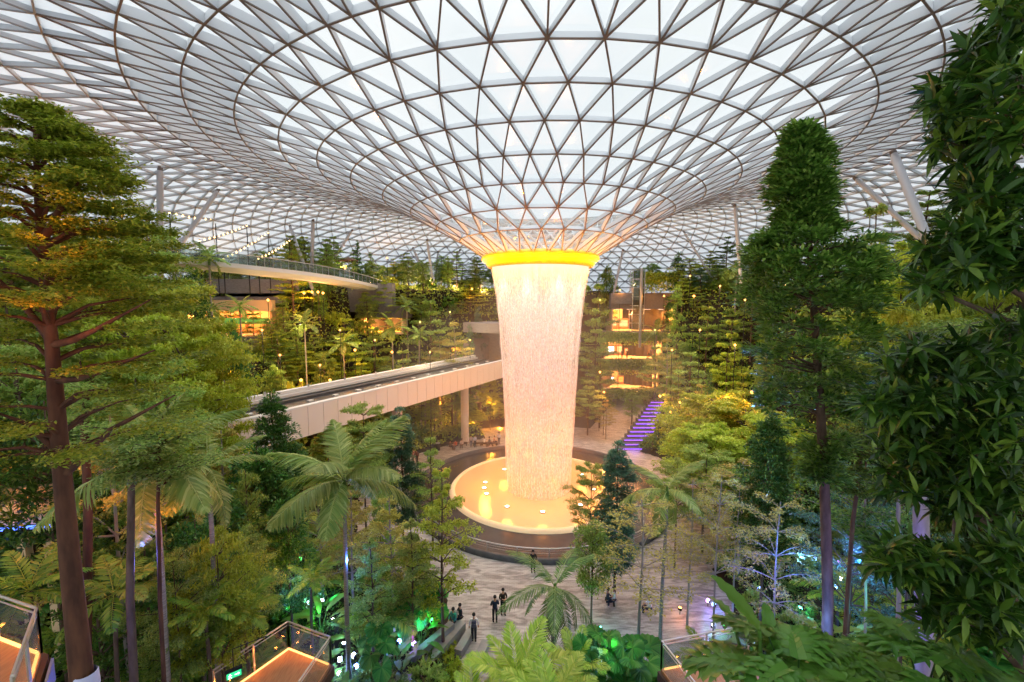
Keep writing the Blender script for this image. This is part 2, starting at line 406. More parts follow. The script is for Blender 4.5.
column((218, 190), (196, 222), -3, .34, 'grey column leaning down to the left, second from the left edge')
column((290, 226), (305, 268), -4, .34, 'thin column leaning down to the right, beside the curved walkway')
column((313, 220), (312, 266), 0, .38, 'tall upright column rising behind the curved walkway')
column((352, 230), (332, 262), -3, .30, 'column leaning down to the left, right of the upright walkway column')
column((413, 248), (425, 275), -3, .30, 'thin white column leaning right above the far left trees')
column((427, 240), (431, 268), 0, .34, 'upright grey column between two thin ones, left of the funnel')
column((438, 252), (436, 272), 0, .26, 'short white column just right of the grey upright one, left of the funnel')
column((460, 250), (444, 277), -3, .30, 'column leaning down to the left, nearest the funnel on its left side')
column((623, 250), (614, 292), -2, .34, 'column leaning down to the left, nearest the funnel on its right side')
column((735, 205), (740, 268), 0, .36, 'tall upright column left of the tall dark tree')
column((684, 232), (700, 258), -2, .26, 'thin column leaning right above the far right trees')
column((893, 152), (926, 236), -4, .46, 'thick column leaning right, the larger of the pair right of the tall dark tree')
column((855, 178), (920, 238), -6, .36, 'thinner slanted column crossing behind the thick one at right')

# ================================================================== WATER
def watermat(name, dens, warm=False):
    m, nt, out = newmat(name)
    tc = N(nt, 'ShaderNodeTexCoord')
    mp = N(nt, 'ShaderNodeMapping'); mp.inputs['Scale'].default_value = (6, 6, .55)
    nz = N(nt, 'ShaderNodeTexNoise'); nz.inputs['Scale'].default_value = 1.0; nz.inputs['Detail'].default_value = 4; nz.inputs['Roughness'].default_value = .7
    mp2 = N(nt, 'ShaderNodeMapping'); mp2.inputs['Scale'].default_value = (9, 9, 3.2)
    nz2 = N(nt, 'ShaderNodeTexNoise'); nz2.inputs['Scale'].default_value = 1.0; nz2.inputs['Detail'].default_value = 3
    L(nt, tc.outputs['Object'], mp.inputs[0]); L(nt, mp.outputs[0], nz.inputs['Vector'])
    L(nt, tc.outputs['Object'], mp2.inputs[0]); L(nt, mp2.outputs[0], nz2.inputs['Vector'])
    add = N(nt, 'ShaderNodeMath', operation='ADD'); L(nt, nz.outputs[0], add.inputs[0]); L(nt, nz2.outputs[0], add.inputs[1])
    rg = N(nt, 'ShaderNodeMapRange'); rg.inputs[1].default_value = .84; rg.inputs[2].default_value = 1.16
    rg.inputs[3].default_value = .12; rg.inputs[4].default_value = dens
    L(nt, add.outputs[0], rg.inputs[0])
    # the sheet is unbroken just under the lip and breaks into drops lower down
    sep = N(nt, 'ShaderNodeSeparateXYZ'); L(nt, tc.outputs['Object'], sep.inputs[0])
    rz = N(nt, 'ShaderNodeMapRange'); rz.inputs[1].default_value = 21.0; rz.inputs[2].default_value = 23.4; rz.inputs[3].default_value = 0; rz.inputs[4].default_value = .8
    L(nt, sep.outputs[2], rz.inputs[0])
    mxa = N(nt, 'ShaderNodeMath', operation='MAXIMUM'); L(nt, rg.outputs[0], mxa.inputs[0]); L(nt, rz.outputs[0], mxa.inputs[1])
    tr = N(nt, 'ShaderNodeBsdfTransparent')
    d = N(nt, 'ShaderNodeBsdfDiffuse'); d.inputs[0].default_value = c4('ffffff')
    t = N(nt, 'ShaderNodeBsdfTranslucent'); t.inputs[0].default_value = c4('ffffff')
    a = N(nt, 'ShaderNodeMixShader'); a.inputs[0].default_value = .5
    L(nt, d.outputs[0], a.inputs[1]); L(nt, t.outputs[0], a.inputs[2])
    b = N(nt, 'ShaderNodeMixShader'); L(nt, mxa.outputs[0], b.inputs[0]); L(nt, tr.outputs[0], b.inputs[1]); L(nt, a.outputs[0], b.inputs[2])
    L(nt, b.outputs[0], out.inputs[0])
    return m
WPROF = [(5.0, 23.8), (4.86, 23.2), (4.66, 22.2), (4.45, 20.5), (4.25, 18), (4.05, 15), (3.88, 12), (3.72, 9), (3.6, 6), (3.5, 3), (3.42, .15)]
def wr(z):
    for (ra, za), (rb, zb) in zip(WPROF, WPROF[1:]):
        if z >= zb: return rb + (ra - rb) * (z - zb) / (za - zb)
    return 3.4
wf = empty('waterfall', (PX0, PY0, 0), 0, 'tall round indoor waterfall falling from the golden collar into the pool', 'waterfall')
m = MB(); m.lathe(WPROF, 160); m.build('water_curtain', watermat('water_curtain', .75), wf)
m = MB(); m.lathe([(r * .86, z) for r, z in WPROF], 128); m.build('inner_water_curtain', watermat('water_inner', .5), wf)
rs = random.Random(5); m = MB()
for i in range(900):
    a = rs.uniform(0, 2 * pi); z1 = rs.choice((23.5, rs.uniform(4, 23))); ln = rs.uniform(1.0, 5.5); z0 = max(.2, z1 - ln)
    k = rs.uniform(.95, 1.03); w = rs.uniform(.010, .028)
    pts = [(wr(z1 + (z0 - z1) * t) * k * cos(a), wr(z1 + (z0 - z1) * t) * k * sin(a), z1 + (z0 - z1) * t) for t in (0, .5, 1)]
    m.tube(pts, [w * .4, w, w * .5], 4, 0, False)
M['drop'] = mat('falling_water', 'ffffff', .5)
tag(m.build('falling_streaks', M['drop'], wf), kind='stuff')
# ---- pool
m, nt, out = newmat('pool_water')
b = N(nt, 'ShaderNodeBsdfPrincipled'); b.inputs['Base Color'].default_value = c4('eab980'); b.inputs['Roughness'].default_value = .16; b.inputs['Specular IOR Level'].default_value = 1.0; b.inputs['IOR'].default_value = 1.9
nz = N(nt, 'ShaderNodeTexNoise'); nz.inputs['Scale'].default_value = 2.4; nz.inputs['Detail'].default_value = 4
tc = N(nt, 'ShaderNodeTexCoord'); L(nt, tc.outputs['Object'], nz.inputs['Vector'])
bp = N(nt, 'ShaderNodeBump'); bp.inputs['Strength'].default_value = .5; L(nt, nz.outputs[0], bp.inputs['Height']); L(nt, bp.outputs[0], b.inputs['Normal'])
L(nt, b.outputs[0], out.inputs[0]); M['pool'] = m
M['blackpool'] = mat('black_granite_wet', '3d3834', .22, col2='48423d', scale=.8, bump=.05)
pool = empty('pool', (PX0, PY0, 0), 0, 'round pool with dark stone surround that catches the waterfall', 'pool')
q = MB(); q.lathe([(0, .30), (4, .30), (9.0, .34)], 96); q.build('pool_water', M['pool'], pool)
q = MB(); q.lathe([(9.0, .20), (9.0, .46), (9.35, .46), (9.5, .30), (9.6, .18)], 96); q.build('pool_lip', M['warmwall'], pool)
q = MB(); q.lathe([(9.5, .2), (11.5, .10), (13.3, .06)], 96); q.build('wet_stone_apron', M['blackpool'], pool)
q = MB(); q.lathe([(13.3, .0), (13.3, .42), (13.65, .42), (13.65, 0)], 96); q.build('pool_kerb', M['darkstone'], pool)
rail = empty('pool_railing', (PX0, PY0, 0), 0, 'low steel cable railing curving round the near side of the pool', 'railing')
q = MB(); rr = 13.1; A0, A1 = radians(125), radians(235)
q.tube([(rr * sin(A0 + (A1 - A0) * i / 40), rr * cos(A0 + (A1 - A0) * i / 40), 1.0) for i in range(41)], .05, 8); q.build('handrail', M['steel'], rail)
q = MB()
for zz in (.6, .8): q.tube([(rr * sin(A0 + (A1 - A0) * i / 40), rr * cos(A0 + (A1 - A0) * i / 40), zz) for i in range(41)], .012, 5)
q.build('cable', M['steel'], rail)
for i in range(0, 41, 4):
    a = A0 + (A1 - A0) * i / 40; q = MB(); q.tube([(rr * sin(a), rr * cos(a), .05), (rr * sin(a), rr * cos(a), 1.0)], .03, 6); q.build('post', M['steel'], rail)
E_LAMP = emit('pool_lamp_glow', 'fff3d8', 9)
lampz = .36
for i, a in enumerate([20, 60, 100, 140, 180, 215, 250, 264, 278, 320]):
    an = radians(a); rl = 5.9
    x, y = PX0 + rl * sin(an), PY0 + rl * cos(an)
    q = MB(); q.lathe([(0, 0), (.22, 0), (.26, -.02), (.26, -.08), (0, -.08)], 16, (0, 0, 0), 1); q.lathe([(0, .015), (.2, .012)], 16)
    o = q.build('pool_lamp', [E_LAMP, M['lamp_body']], None, (x, y, lampz + .03))
    tag(o, ['tenth', 'ninth', 'eighth', 'seventh', 'sixth', 'fourth', 'second', 'first', 'third', 'fifth'][i] + ' from the left of the bright round lamps in the pool', 'lamp', 'round lamps in the pool floor')
    light('pool_light', 'POINT', (x, y, 2.2), 'ff9a3c', 130, .6)
for i in range(10):
    an = 2 * pi * (i + .5) / 10
    light('pool_uplight', 'SPOT', (PX0 + 5.6 * sin(an), PY0 + 5.6 * cos(an), .6), 'ff7e24', 4600, .2, (-sin(an) * .12, -cos(an) * .12, 1), 50)
for i in range(10):
    an = 2 * pi * (i + .5) / 10
    light('collar_downlight', 'SPOT', (PX0 + 5.5 * sin(an), PY0 + 5.5 * cos(an), 23.5), 'fff0ee', 620, .2, (-sin(an) * .10, -cos(an) * .10, -1), 60)

# ================================================================== GROUND AND PAVING
def pavemat():
    m, nt, out = newmat('grey_wave_paving')
    tc = N(nt, 'ShaderNodeTexCoord'); mp = N(nt, 'ShaderNodeMapping'); mp.inputs['Scale'].default_value = (.8, 3.0, 1)
    nz = N(nt, 'ShaderNodeTexNoise'); nz.inputs['Scale'].default_value = .9; nz.inputs['Detail'].default_value = 6; nz.inputs['Distortion'].default_value = 1.2
    L(nt, tc.outputs['Object'], mp.inputs[0]); L(nt, mp.outputs[0], nz.inputs['Vector'])
    br = N(nt, 'ShaderNodeTexBrick'); br.inputs['Scale'].default_value = 1.6; br.inputs['Color1'].default_value = c4('8c837d'); br.inputs['Color2'].default_value = c4('a79e96')
    br.inputs['Mortar'].default_value = c4('635c58'); br.inputs['Mortar Size'].default_value = .02
    L(nt, tc.outputs['Object'], br.inputs['Vector'])
    r = N(nt, 'ShaderNodeValToRGB'); r.color_ramp.elements[0].color = c4('7c746f'); r.color_ramp.elements[1].color = c4('d0c8bf')
    r.color_ramp.elements[0].position = .38; r.color_ramp.elements[1].position = .62
    L(nt, nz.outputs[0], r.inputs[0])
    mx = N(nt, 'ShaderNodeMixRGB'); mx.blend_type = 'MIX'; mx.inputs[0].default_value = .6; L(nt, br.outputs[0], mx.inputs[1]); L(nt, r.outputs[0], mx.inputs[2])
    b = N(nt, 'ShaderNodeBsdfPrincipled'); b.inputs['Roughness'].default_value = .5; L(nt, mx.outputs[0], b.inputs['Base Color'])
    L(nt, b.outputs[0], out.inputs[0]); return m
M['pave'] = pavemat()
q = MB(); q.lathe([(0, 0), (26, 0)], 96, (PX0 + 1, PY0 - 2, 0)); 
q.add([(-5, 6, -.01), (10, 6, -.01), (10, 34, -.01), (-5, 34, -.01)], [(0, 1, 2, 3)])
q.add([(10, 62, -.02), (22, 56, -.02), (42, 96, -.02), (28, 102, -.02)], [(0, 1, 2, 3)])
fl = q.build('floor', M['pave']); tag(fl, kind='structure')
# terrain
NX, NY = 240, 220; X0, X1, Y0, Y1 = -84, 88, -2, 116
vs = []; fs = []
for j in range(NY):
    for i in range(NX):
        x = X0 + (X1 - X0) * i / (NX - 1); y = Y0 + (Y1 - Y0) * j / (NY - 1); vs.append((x, y, H(x, y)))
for j in range(NY - 1):
    for i in range(NX - 1):
        a = j * NX + i; fs.append((a, a + 1, a + NX + 1, a + NX))
q = MB(); q.v = vs; q.f = fs; q.m = [0] * len(fs); q.sm = [True] * len(fs)
g = q.build('floor_planted_ground', M['soil']); tag(g, kind='structure')

# ================================================================== BRIDGE
D1 = Vector((14.1, 25.5, 0)).normalized(); NRM = Vector((-D1.y, D1.x, 0))   # to the left, away from us
B0 = Vector((-15.9, 37.5, 0)) - D1 * 16; BL = 16 + 33
def bp_(t, off, z): p = B0 + D1 * t + NRM * off; return Vector((p.x, p.y, z))
bridge = empty('train_bridge', (B0.x, B0.y, 0), 0, 'elevated train bridge with pale panelled side and black track running behind the waterfall', 'bridge')
def bbuild(m, name, ma, par=None):
    o = m.build(name, ma, par or bridge); o.location = Vector((0, 0, 0)) - (bridge.location if (par or bridge) == bridge else Vector()); return o
ZT = 11.5
q = MB(); q.beam(bp_(0, 3.65, ZT - 1.5), bp_(BL, 3.65, ZT - 1.5), 7.0, 1.6); bbuild(q, 'bridge_deck', M['concrete'])
q = MB(); q.beam(bp_(0, 3.65, ZT - .66), bp_(BL, 3.65, ZT - .66), 6.4, .1); bbuild(q, 'track_bed', M['black_track'])
q = MB(); q.beam(bp_(0, 7.1, ZT - .25), bp_(BL, 7.1, ZT - .25), .5, .7)
q.beam(bp_(0, 6.55, ZT - .35), bp_(BL, 6.55, ZT - .35), .18, .25); bbuild(q, 'far_kerb', M['kerb'])
q = MB(); q.beam(bp_(0, .2, ZT - .02), bp_(BL, .2, ZT - .02), .55, .14); bbuild(q, 'near_kerb', M['kerb'])
q = MB(); q.beam(bp_(0, 1.7, ZT - .5), bp_(BL, 1.7, ZT - .5), .35, .25); q.beam(bp_(0, 5.0, ZT - .5), bp_(BL, 5.0, ZT - .5), .35, .25); bbuild(q, 'running_rail', M['darkstone'])
for i in range(17):
    q = MB(); q.beam(bp_(2 + i * 2.8, 3.4, ZT - .52), bp_(2.5 + i * 2.8, 3.4, ZT - .52), .35, .14); bbuild(q, 'track_marker', M['kerb'])
for i in range(33):
    q = MB(); q.beam(bp_(i * 1.5 + .02, 0, ZT - 1.32), bp_(i * 1.5 + 1.48, 0, ZT - 1.32), .12, 2.5)
    bbuild(q, 'side_panel', M['panel'])
for t in (27.6, 41.2, 12): 
    p = bp_(t, 3.6, 0); q = MB(); q.tube([(p.x, p.y, -.1), (p.x, p.y, ZT - 2.2)], .58, 24); bbuild(q, 'bridge_pier', M['panel'])
for i in range(10):
    q = MB(); q.beam(bp_(5 + i * 4.5, 6.9, ZT + .1), bp_(5.2 + i * 4.5, 6.9, ZT + .1), .05, .5); bbuild(q, 'kerb_marker', M['steel'])
# portal the bridge runs into
pc = bp_(BL + 1, 3.6, 0)
q = MB(); ux = -NRM
for off, w in ((-1.8, 2.0), (9.0, 2.0)):
    q.beam(bp_(BL + 1, off, 8.5), bp_(BL + 7, off, 8.5), w, 11)
q.beam(bp_(BL + 1, 3.6, 16), bp_(BL + 7, 3.6, 16), 12.8, 1.6)
q.beam(bp_(BL + 6, 3.6, 12), bp_(BL + 6.5, 3.6, 12), 12, 7, 0)
o = q.build('wall_portal', M['stone']); tag(o, kind='structure')

# ================================================================== CURVED CANOPY WALKWAY
pts = [(x_at(px, Y, z), Y, z) for px, Y, z in ((60, 40, 24.2), (150, 42, 24.3), (210, 44.5, 24.2), (265, 48, 23.9), (310, 53.5, 23.7), (345, 60, 23.4), (370, 68, 23.0), (388, 80, 22.6))]
def smooth(pts, n=6):
    P = [Vector(p) for p in pts]; out = []
    for i in range(len(P) - 1):
        a, b, c, d = P[max(i - 1, 0)], P[i], P[i + 1], P[min(i + 2, len(P) - 1)]
        for k in range(n):
            t = k / n; out.append(.5 * ((2 * b) + (c - a) * t + (2 * a - 5 * b + 4 * c - d) * t * t + (3 * b - a - 3 * c + d) * t ** 3))
    return out + [P[-1]]
WP = smooth(pts)
walk = empty('canopy_walkway', WP[0], 0, 'pale curving elevated walkway sweeping along the left under the roof', 'walkway')
def wsec(prof, name, ma, closed=True):
    m = MB(); k = len(prof); vs = []
    for i, p in enumerate(WP):
        t = (WP[min(i + 1, len(WP) - 1)] - WP[max(i - 1, 0)]).normalized(); s = Vector((-t.y, t.x, 0)).normalized()
        for a, b in prof: vs.append(p + s * a + Vector((0, 0, b)))
    fs = [(i * k + j, i * k + (j + 1) % k, (i + 1) * k + (j + 1) % k, (i + 1) * k + j) for i in range(len(WP) - 1) for j in range(k if closed else k - 1)]
    m.add(vs, fs); o = m.build(name, ma, walk); o.location = -WP[0]; return o
wsec([(-.1, .1), (-.15, -.35), (.6, -.75), (2.6, -.75), (3.2, -.3), (3.2, .1)], 'walkway_deck', M['slab'])
wsec([(-.03, .15), (.03, .15), (.03, 1.1), (-.03, 1.1)], 'glass_balustrade', M['glass'])
wsec([(3.0, .15), (3.06, .15), (3.06, 1.1), (3.0, 1.1)], 'glass_balustrade', M['glass'])
wsec([(-.06, 1.1), (.06, 1.1), (.06, 1.18), (-.06, 1.18)], 'handrail', M['steel'])
for i in range(0, len(WP), 1):
    p = WP[i]; m = MB(); m.tube([p + Vector((0, 0, .1)), p + Vector((0, 0, 1.12))], .03, 5)
    o = m.build('baluster', M['steel'], walk); o.location = -WP[0]

# ================================================================== LIT FLOORS BEHIND THE FOREST
E_WARM = emit('shop_light_warm', 'ffbd75', 1.6); E_WHITE = emit('shop_light_white', 'fff1dc', 3.0); E_ORANGE = emit('shop_light_orange', 'ff9a3a', 1.6)
E_GREEN = emit('shop_sign_green', '7fb04a', .7)
RN = {0: 'upper gallery floor right of the waterfall', 1: 'middle gallery floor right of the waterfall', 2: 'lower gallery floor right of the waterfall', 5: 'wide lit shop at left', 8: 'small dark-roofed shop at left', 11: 'lowest lit opening at left'}
OW = ['leftmost', 'second from left', 'third from left', 'fourth from left', 'fifth from left', 'sixth from left', 'seventh from left', 'eighth from left', 'ninth from left', 'tenth from left', 'eleventh from left', 'twelfth from left']
def room(px0, px1, Yf, zf, zc, depth=6, back=None, name='wall_shop', seed=0):
    """a real open-fronted room: floor slab, ceiling, side walls, back wall with lit displays"""
    x0, x1 = x_at(px0, Yf, zf), x_at(px1, Yf, zf)
    m = MB(); w = x1 - x0; cx = (x0 + x1) / 2
    m.box((cx, Yf + depth / 2, zf - .2), (w, depth, .4)); m.box((cx, Yf + depth / 2, zc + .2), (w, depth, .4))
    m.box((cx, Yf + depth, (zf + zc) / 2), (w, .3, zc - zf)); m.box((x0, Yf + depth / 2, (zf + zc) / 2), (.3, depth, zc - zf)); m.box((x1, Yf + depth / 2, (zf + zc) / 2), (.3, depth, zc - zf))
    o = m.build(name, M['warmwall']); tag(o, kind='structure')
    r_ = random.Random(seed)
    nl = max(2, int(w / 3))
    for i in range(nl):
        xx = x0 + w * (i + .5) / nl
        m = MB(); m.box((0, 0, .05), (1.3, 2.6, .1), 0, 1); m.box((0, 0, -.01), (1.15, 2.45, .03), 0, 0)
        o = m.build('ceiling_light', [E_WHITE, M['white_steel']], None, (xx, Yf + depth * .5, zc - .1))
        tag(o, OW[i] + ' ceiling light in the ' + RN[seed], 'light', 'ceiling panel lights of the gallery floors')
        light('gallery_light', 'POINT', (xx, Yf + depth * .35, zc - .9), 'ffa75c', 900, .4)
    # display units along the back
    x = x0 + .6; ci = 0
    while x < x1 - 1.2:
        ww = r_.uniform(.9, 2.2); hh = min(zc - zf - .5, r_.uniform(1.6, 3.0)); ma = r_.choice([E_ORANGE, E_WARM, E_WHITE])
        m = MB(); m.box((0, 0, hh / 2), (ww, .5, hh), 0, 0); m.box((0, -.27, hh * .55), (ww * .8, .04, hh * .6), 0, 1)
        m.box((0, -.3, hh * .3), (ww * .8, .1, .05), 0, 0); m.box((0, -.3, hh * .6), (ww * .8, .1, .05), 0, 0)
        o = m.build('display_cabinet', [M['wood'], ma], None, (x + ww / 2, Yf + depth - .5, zf))
        tag(o, OW[ci] + ' glowing cabinet in the ' + RN[seed], 'cabinet', 'glowing display cabinets on the gallery floors'); ci += 1
        x += ww + r_.uniform(.2, .9)
    return x0, x1
# right stack (between the waterfall and the right slope)
YS = 86
def zz(py, Y=YS): return z_at(py, Y)
for k, (pa, pb, yc, yf) in enumerate(((612, 674, 309, 331), (604, 662, 342, 359), (600, 658, 371, 390))):
    room(pa, pb, YS, zz(yf), zz(yc), 7, seed=k)
def fascia(px0, px1, Y, y0, y1, ma, name, th=1.0, depth=.0):
    zt, zb = z_at(y0, Y), z_at(y1, Y); x0, x1 = x_at(px0, Y, zt), x_at(px1, Y, zt)
    m = MB(); m.box(((x0 + x1) / 2, Y + th / 2, (zt + zb) / 2), (x1 - x0, th, zt - zb)); o = m.build(name, ma); tag(o, kind='structure'); return x0, x1, zt, zb
fascia(611, 676, YS - 1.2, 293, 309, M['stone'], 'wall_terrace', 1.6)
fascia(611, 634, YS - 2.2, 293, 304, M['stone'], 'wall_terrace', 1.2)
fascia(596, 670, YS - 1.5, 331, 341, M['concrete'], 'trim_1', 1.5)
fascia(596, 664, YS - 1.5, 359, 370, M['concrete'], 'trim_2', 1.5)
fascia(590, 664, YS - 1.5, 389, 396, M['concrete'], 'trim_3', 1.5)
# left terrace wall and shops
fascia(200, 292, 62, 279, 303, M['stone'], 'wall_left_terrace', 2.0)
fascia(282, 392, 72, 283, 312, M['stone'], 'wall_back_terrace', 2.0)
room(180, 272, 61, z_at(337, 61), z_at(310, 61), 8, seed=5)
fascia(180, 272, 60.6, 300, 311, M['warmwall'], 'trim_4', .8)
fascia(170, 275, 60.4, 337, 344, M['stone'], 'trim_5', 1.2)
fascia(222, 270, 64, 318, 324, E_GREEN, 'trim_sign_band', .3)
room(362, 402, 72, z_at(332, 72), z_at(317, 72), 5, seed=8)
fascia(356, 408, 71, 306, 318, M['darkstone'], 'trim_canopy', 3.0)
room(240, 262, 58, z_at(388, 58), z_at(350, 58), 6, seed=11)
# dark back wall under the bridge
fascia(372, 512, 76, 384, 444, M['darkstone'], 'wall_back_lounge', 1.5)

m = MB(); xa, xb = x_at(165, 62, 20), x_at(292, 62, 20); m.box(((xa + xb) / 2, 67, 21.2), (xb - xa, 10, .5)); o = m.build('floor_terrace_slab', M['concrete']); tag(o, kind='structure')
# ================================================================== DECKS, STAIRS, LAMPS, PEOPLE
NOPLANT = []
def quadpts(lst, z): return [on_plane(px, py, z) for px, py in lst]
E_LED = emit('led_strip_warm', 'ffb066', 2.6); E_BLUE = emit('led_blue', '4a6cff', 4); E_PURP = emit('led_purple', '8a4dff', 3.2)
def deck(name, label, corners, z, rails, leds, base_h=.5):
    P = quadpts(corners, z); c = sum(P, Vector()) / len(P); root = empty(name, (c.x, c.y, z), 0, label, 'deck')
    def fin(m, nm, ma): o = m.build(nm, ma, root); o.location = -Vector((c.x, c.y, z)); return o
    m = MB(); m.prism(P, z - .12, z); fin(m, 'deck_boards', M['wood'])
    m = MB(); m.prism([p + (p - c).normalized() * .12 for p in P], z - base_h, z - .121); fin(m, 'deck_fascia', M['wood_dark'])
    m = MB()
    for p in P:
        q_ = p.lerp(c, .15); m2 = MB(); m2.tube([(q_.x, q_.y, min(H(q_.x, q_.y), z - 1) - .1), (q_.x, q_.y, z - base_h)], .14, 10); fin(m2, 'support_post', M['wood_dark'])
    for i, j in rails:
        a, b = P[i], P[j]; d = (b - a); n = max(1, round(d.length / 1.6)); up = Vector((0, 0, 1))
        m = MB(); m.tube([a + up * 1.12, b + up * 1.12], .032, 8); fin(m, 'handrail', M['rail'])
        m = MB(); m.tube([a + up * .98, b + up * .98], .018, 6); fin(m, 'lower_rail', M['rail'])
        for k in range(n + 1):
            q_ = a.lerp(b, k / n); m = MB(); m.beam(q_ , q_ + up * 1.1, .05, .05); fin(m, 'rail_post', M['rail'])
        for k in range(n):
            q0, q1 = a.lerp(b, (k + .06) / n), a.lerp(b, (k + .94) / n); m = MB(); m.beam(q0 + up * .5, q1 + up * .5, .015, .85); fin(m, 'glass_panel', M['glass'])
    for i, j in leds:
        a, b = P[i].lerp(c, .06), P[j].lerp(c, .06); m = MB(); m.beam(a + Vector((0, 0, .03)), b + Vector((0, 0, .03)), .05, .05); fin(m, 'led_strip', E_LED)
        for k in range(3):
            q_ = a.lerp(b, (k + .5) / 3); light('led_glow', 'POINT', q_ + Vector((0, 0, .3)), 'ff8f3a', 5, .04)
    xs = [p.x for p in P]; ys = [p.y for p in P]; NOPLANT.append((min(xs) - .6, max(xs) + .6, min(ys) - .6, max(ys) + .6)); return root
deck('viewing_deck', 'wooden viewing deck with glass railing glowing orange at the bottom, left of centre', [(289, 647.5), (331, 664), (300, 712), (215, 700)], 6.1, [(3, 0), (0, 1), (1, 2)], [(3, 0), (0, 1)])
deck('viewing_deck', 'wooden viewing deck with glass railing glowing orange at the bottom, right of centre', [(661, 669), (748, 652), (770, 700), (700, 722)], 6.3, [(3, 0), (0, 1)], [(0, 1)])
dk = deck('viewing_deck', 'glowing orange deck with blue lit side in the bottom left corner', [(41, 653), (-40, 622), (-60, 720), (18, 730)], 11.8, [(1, 0), (0, 3)], [(1, 0), (0, 3)], .9)
P = quadpts([(52, 655), (30, 735)], 11.7); a, b = P
m = MB(); m.beam(a + Vector((.0, 0, -.35)), b + Vector((0, 0, -.35)), .05, .55); o = m.build('blue_side_panel', mat('side_panel_slate', '7f8aa8', .5), dk); o.location = -dk.location; o['label'] = 'slatted side panel washed with blue light'
light('blue_wash', 'POINT', a.lerp(b, .4) + Vector((.6, 0, -.5)), '2f5cff', 60, .1)
# lit balcony wall at left
w0, w1 = surf0 = (Vector((x_at(-30, 17, 14), 17, 0)), Vector((x_at(52, 17, 14), 17, 0)))
zt, zb = z_at(492, 17), z_at(528, 17)
m = MB(); m.beam(Vector((w0.x, 17.4, (zt + zb) / 2 - .1)), Vector((w1.x, 16.9, (zt + zb) / 2 + .35)), .3, zt - zb); m.box((w0.x + 1.0, 17.7, (zb - .9) / 2), (.35, .3, zb - .9)); m.box((w1.x - .6, 17.2, (zb - .6) / 2), (.35, .3, zb - .6))
o = m.build('wall_left_balcony', M['warmwall']); tag(o, kind='structure'); light('balcony_glow', 'POINT', (w0.x + 1.8, 15.9, zt - .2), 'ff8c3c', 75, .2)
m = MB(); m.beam(Vector((w0.x, 17.15, zb - .22)), Vector((w1.x, 16.65, zb + .28)), .08, .12); m.beam(Vector((w0.x, 17.2, zb - .3)), Vector((w1.x, 16.7, zb + .2)), .2, .06, 1)
o = m.build('blue_light_strip', [E_BLUE, M['lamp_body']]); tag(o, 'glowing blue light strip along the foot of the lit balcony wall at left', 'light')
# exit sign
ex = empty('exit_sign', surf_(234, 674, 13.5) if False else Vector((x_at(234, 13.5, z_at(674, 13.5)), 13.5, z_at(674, 13.5))), radians(35), 'small green and white exit sign hanging at the left end of the deck', 'sign')
m = MB(); m.box((0, 0, 0), (.46, .06, .24)); m.box((0, 0, .17), (.5, .1, .08)); m.build('sign_box', M['lamp_body'], ex)
m = MB(); m.box((0, -.035, 0), (.42, .01, .20)); m.build('green_face', emit('exit_green', '2fbf7a', 1.6), ex)
m = MB(); y_ = -.045
m.box((-.11, y_, .06), (.03, .008, .03)); m.add([(-.13, y_, .04), (-.09, y_, .04), (-.10, y_, -.02), (-.13, y_, -.02)], [(0, 1, 2, 3)])
m.beam((-.12, y_, -.02), (-.16, y_, -.08), .008, .018); m.beam((-.11, y_, -.02), (-.07, y_, -.08), .008, .018); m.beam((-.12, y_, .03), (-.16, y_, .0), .008, .014); m.beam((-.10, y_, .03), (-.06, y_, .01), .008, .014)
m.beam((.02, y_, 0), (.13, y_, 0), .008, .025); m.add([(.11, y_, .045), (.11, y_, -.045), (.17, y_, 0)], [(0, 1, 2)])
m.build('running_figure_and_arrow', emit('exit_white', 'f4fff8', 2.2), ex)
m = MB(); zq = ex.location.z; m.tube([(0, 0, .2), (0, 0, .9)], .015, 6); m.tube([(0, 0, .9), (1.0, 0, .9)], .015, 6); m.build('hanger', M['lamp_body'], ex)
# purple lit steps
st0 = on_plane(633, 449, 0.15); st1 = Vector((x_at(657, 68, 4), 68, 4.0)); NS = 13
stp = empty('floor_steps', st0, 0, kind='structure')
for i in range(NS):
    t = i / (NS - 1); p = st0.lerp(st1, t) ; wd = 4.4 - 2.2 * t; zt_ = .15 + 4.0 * t
    m = MB(); m.box((p.x - st0.x, p.y - st0.y + .5, zt_ / 2 - .15), (wd, 1.1, zt_ + .1)); m.build('step', M['darkstone'], stp)
    o = MB(); o.box((p.x - st0.x, p.y - st0.y - .08, zt_ - .14), (wd * .92, .05, .08)); o = o.build('step_light', E_PURP, stp); o['label'] = 'glowing purple light strip under the step'
    if i % 3 == 0: light('step_glow', 'POINT', (p.x, p.y - .5, zt_ + .4), '7a3cff', 25, .2)
NOPLANT.append((st0.x - 3, st1.x + 2, st0.y - 1, st1.y + 1))
# glass lift tower
tw = Vector((x_at(639, 83, 20), 83, 0)); z0_, z1_ = z_at(332, 83), z_at(270, 83)
lt = empty('lift_tower', (tw.x, tw.y, z0_), 0, 'slim glass lift tower with a steel mast in front of the lit gallery floors', 'lift'); hh = z1_ - z0_
for sx in (-1.25, 1.0):
    for sy in (0, 2.0):
        m = MB(); m.beam((sx, sy, 0), (sx, sy, hh), .12, .12); m.build('frame_post', M['steel'], lt)
m = MB()
for k in range(8): 
    z = hh * k / 7; m.beam((-1.25, 0, z), (1.0, 0, z), .1, .1); m.beam((-1.25, 2, z), (1.0, 2, z), .1, .1); m.beam((-1.25, 0, z), (-1.25, 2, z), .1, .1); m.beam((1, 0, z), (1, 2, z), .1, .1)
m.build('frame_ring', M['steel'], lt)
m = MB(); m.box((-.125, -.02, hh * .5), (2.2, .03, hh)); m.build('glass_cladding', M['glass'], lt)
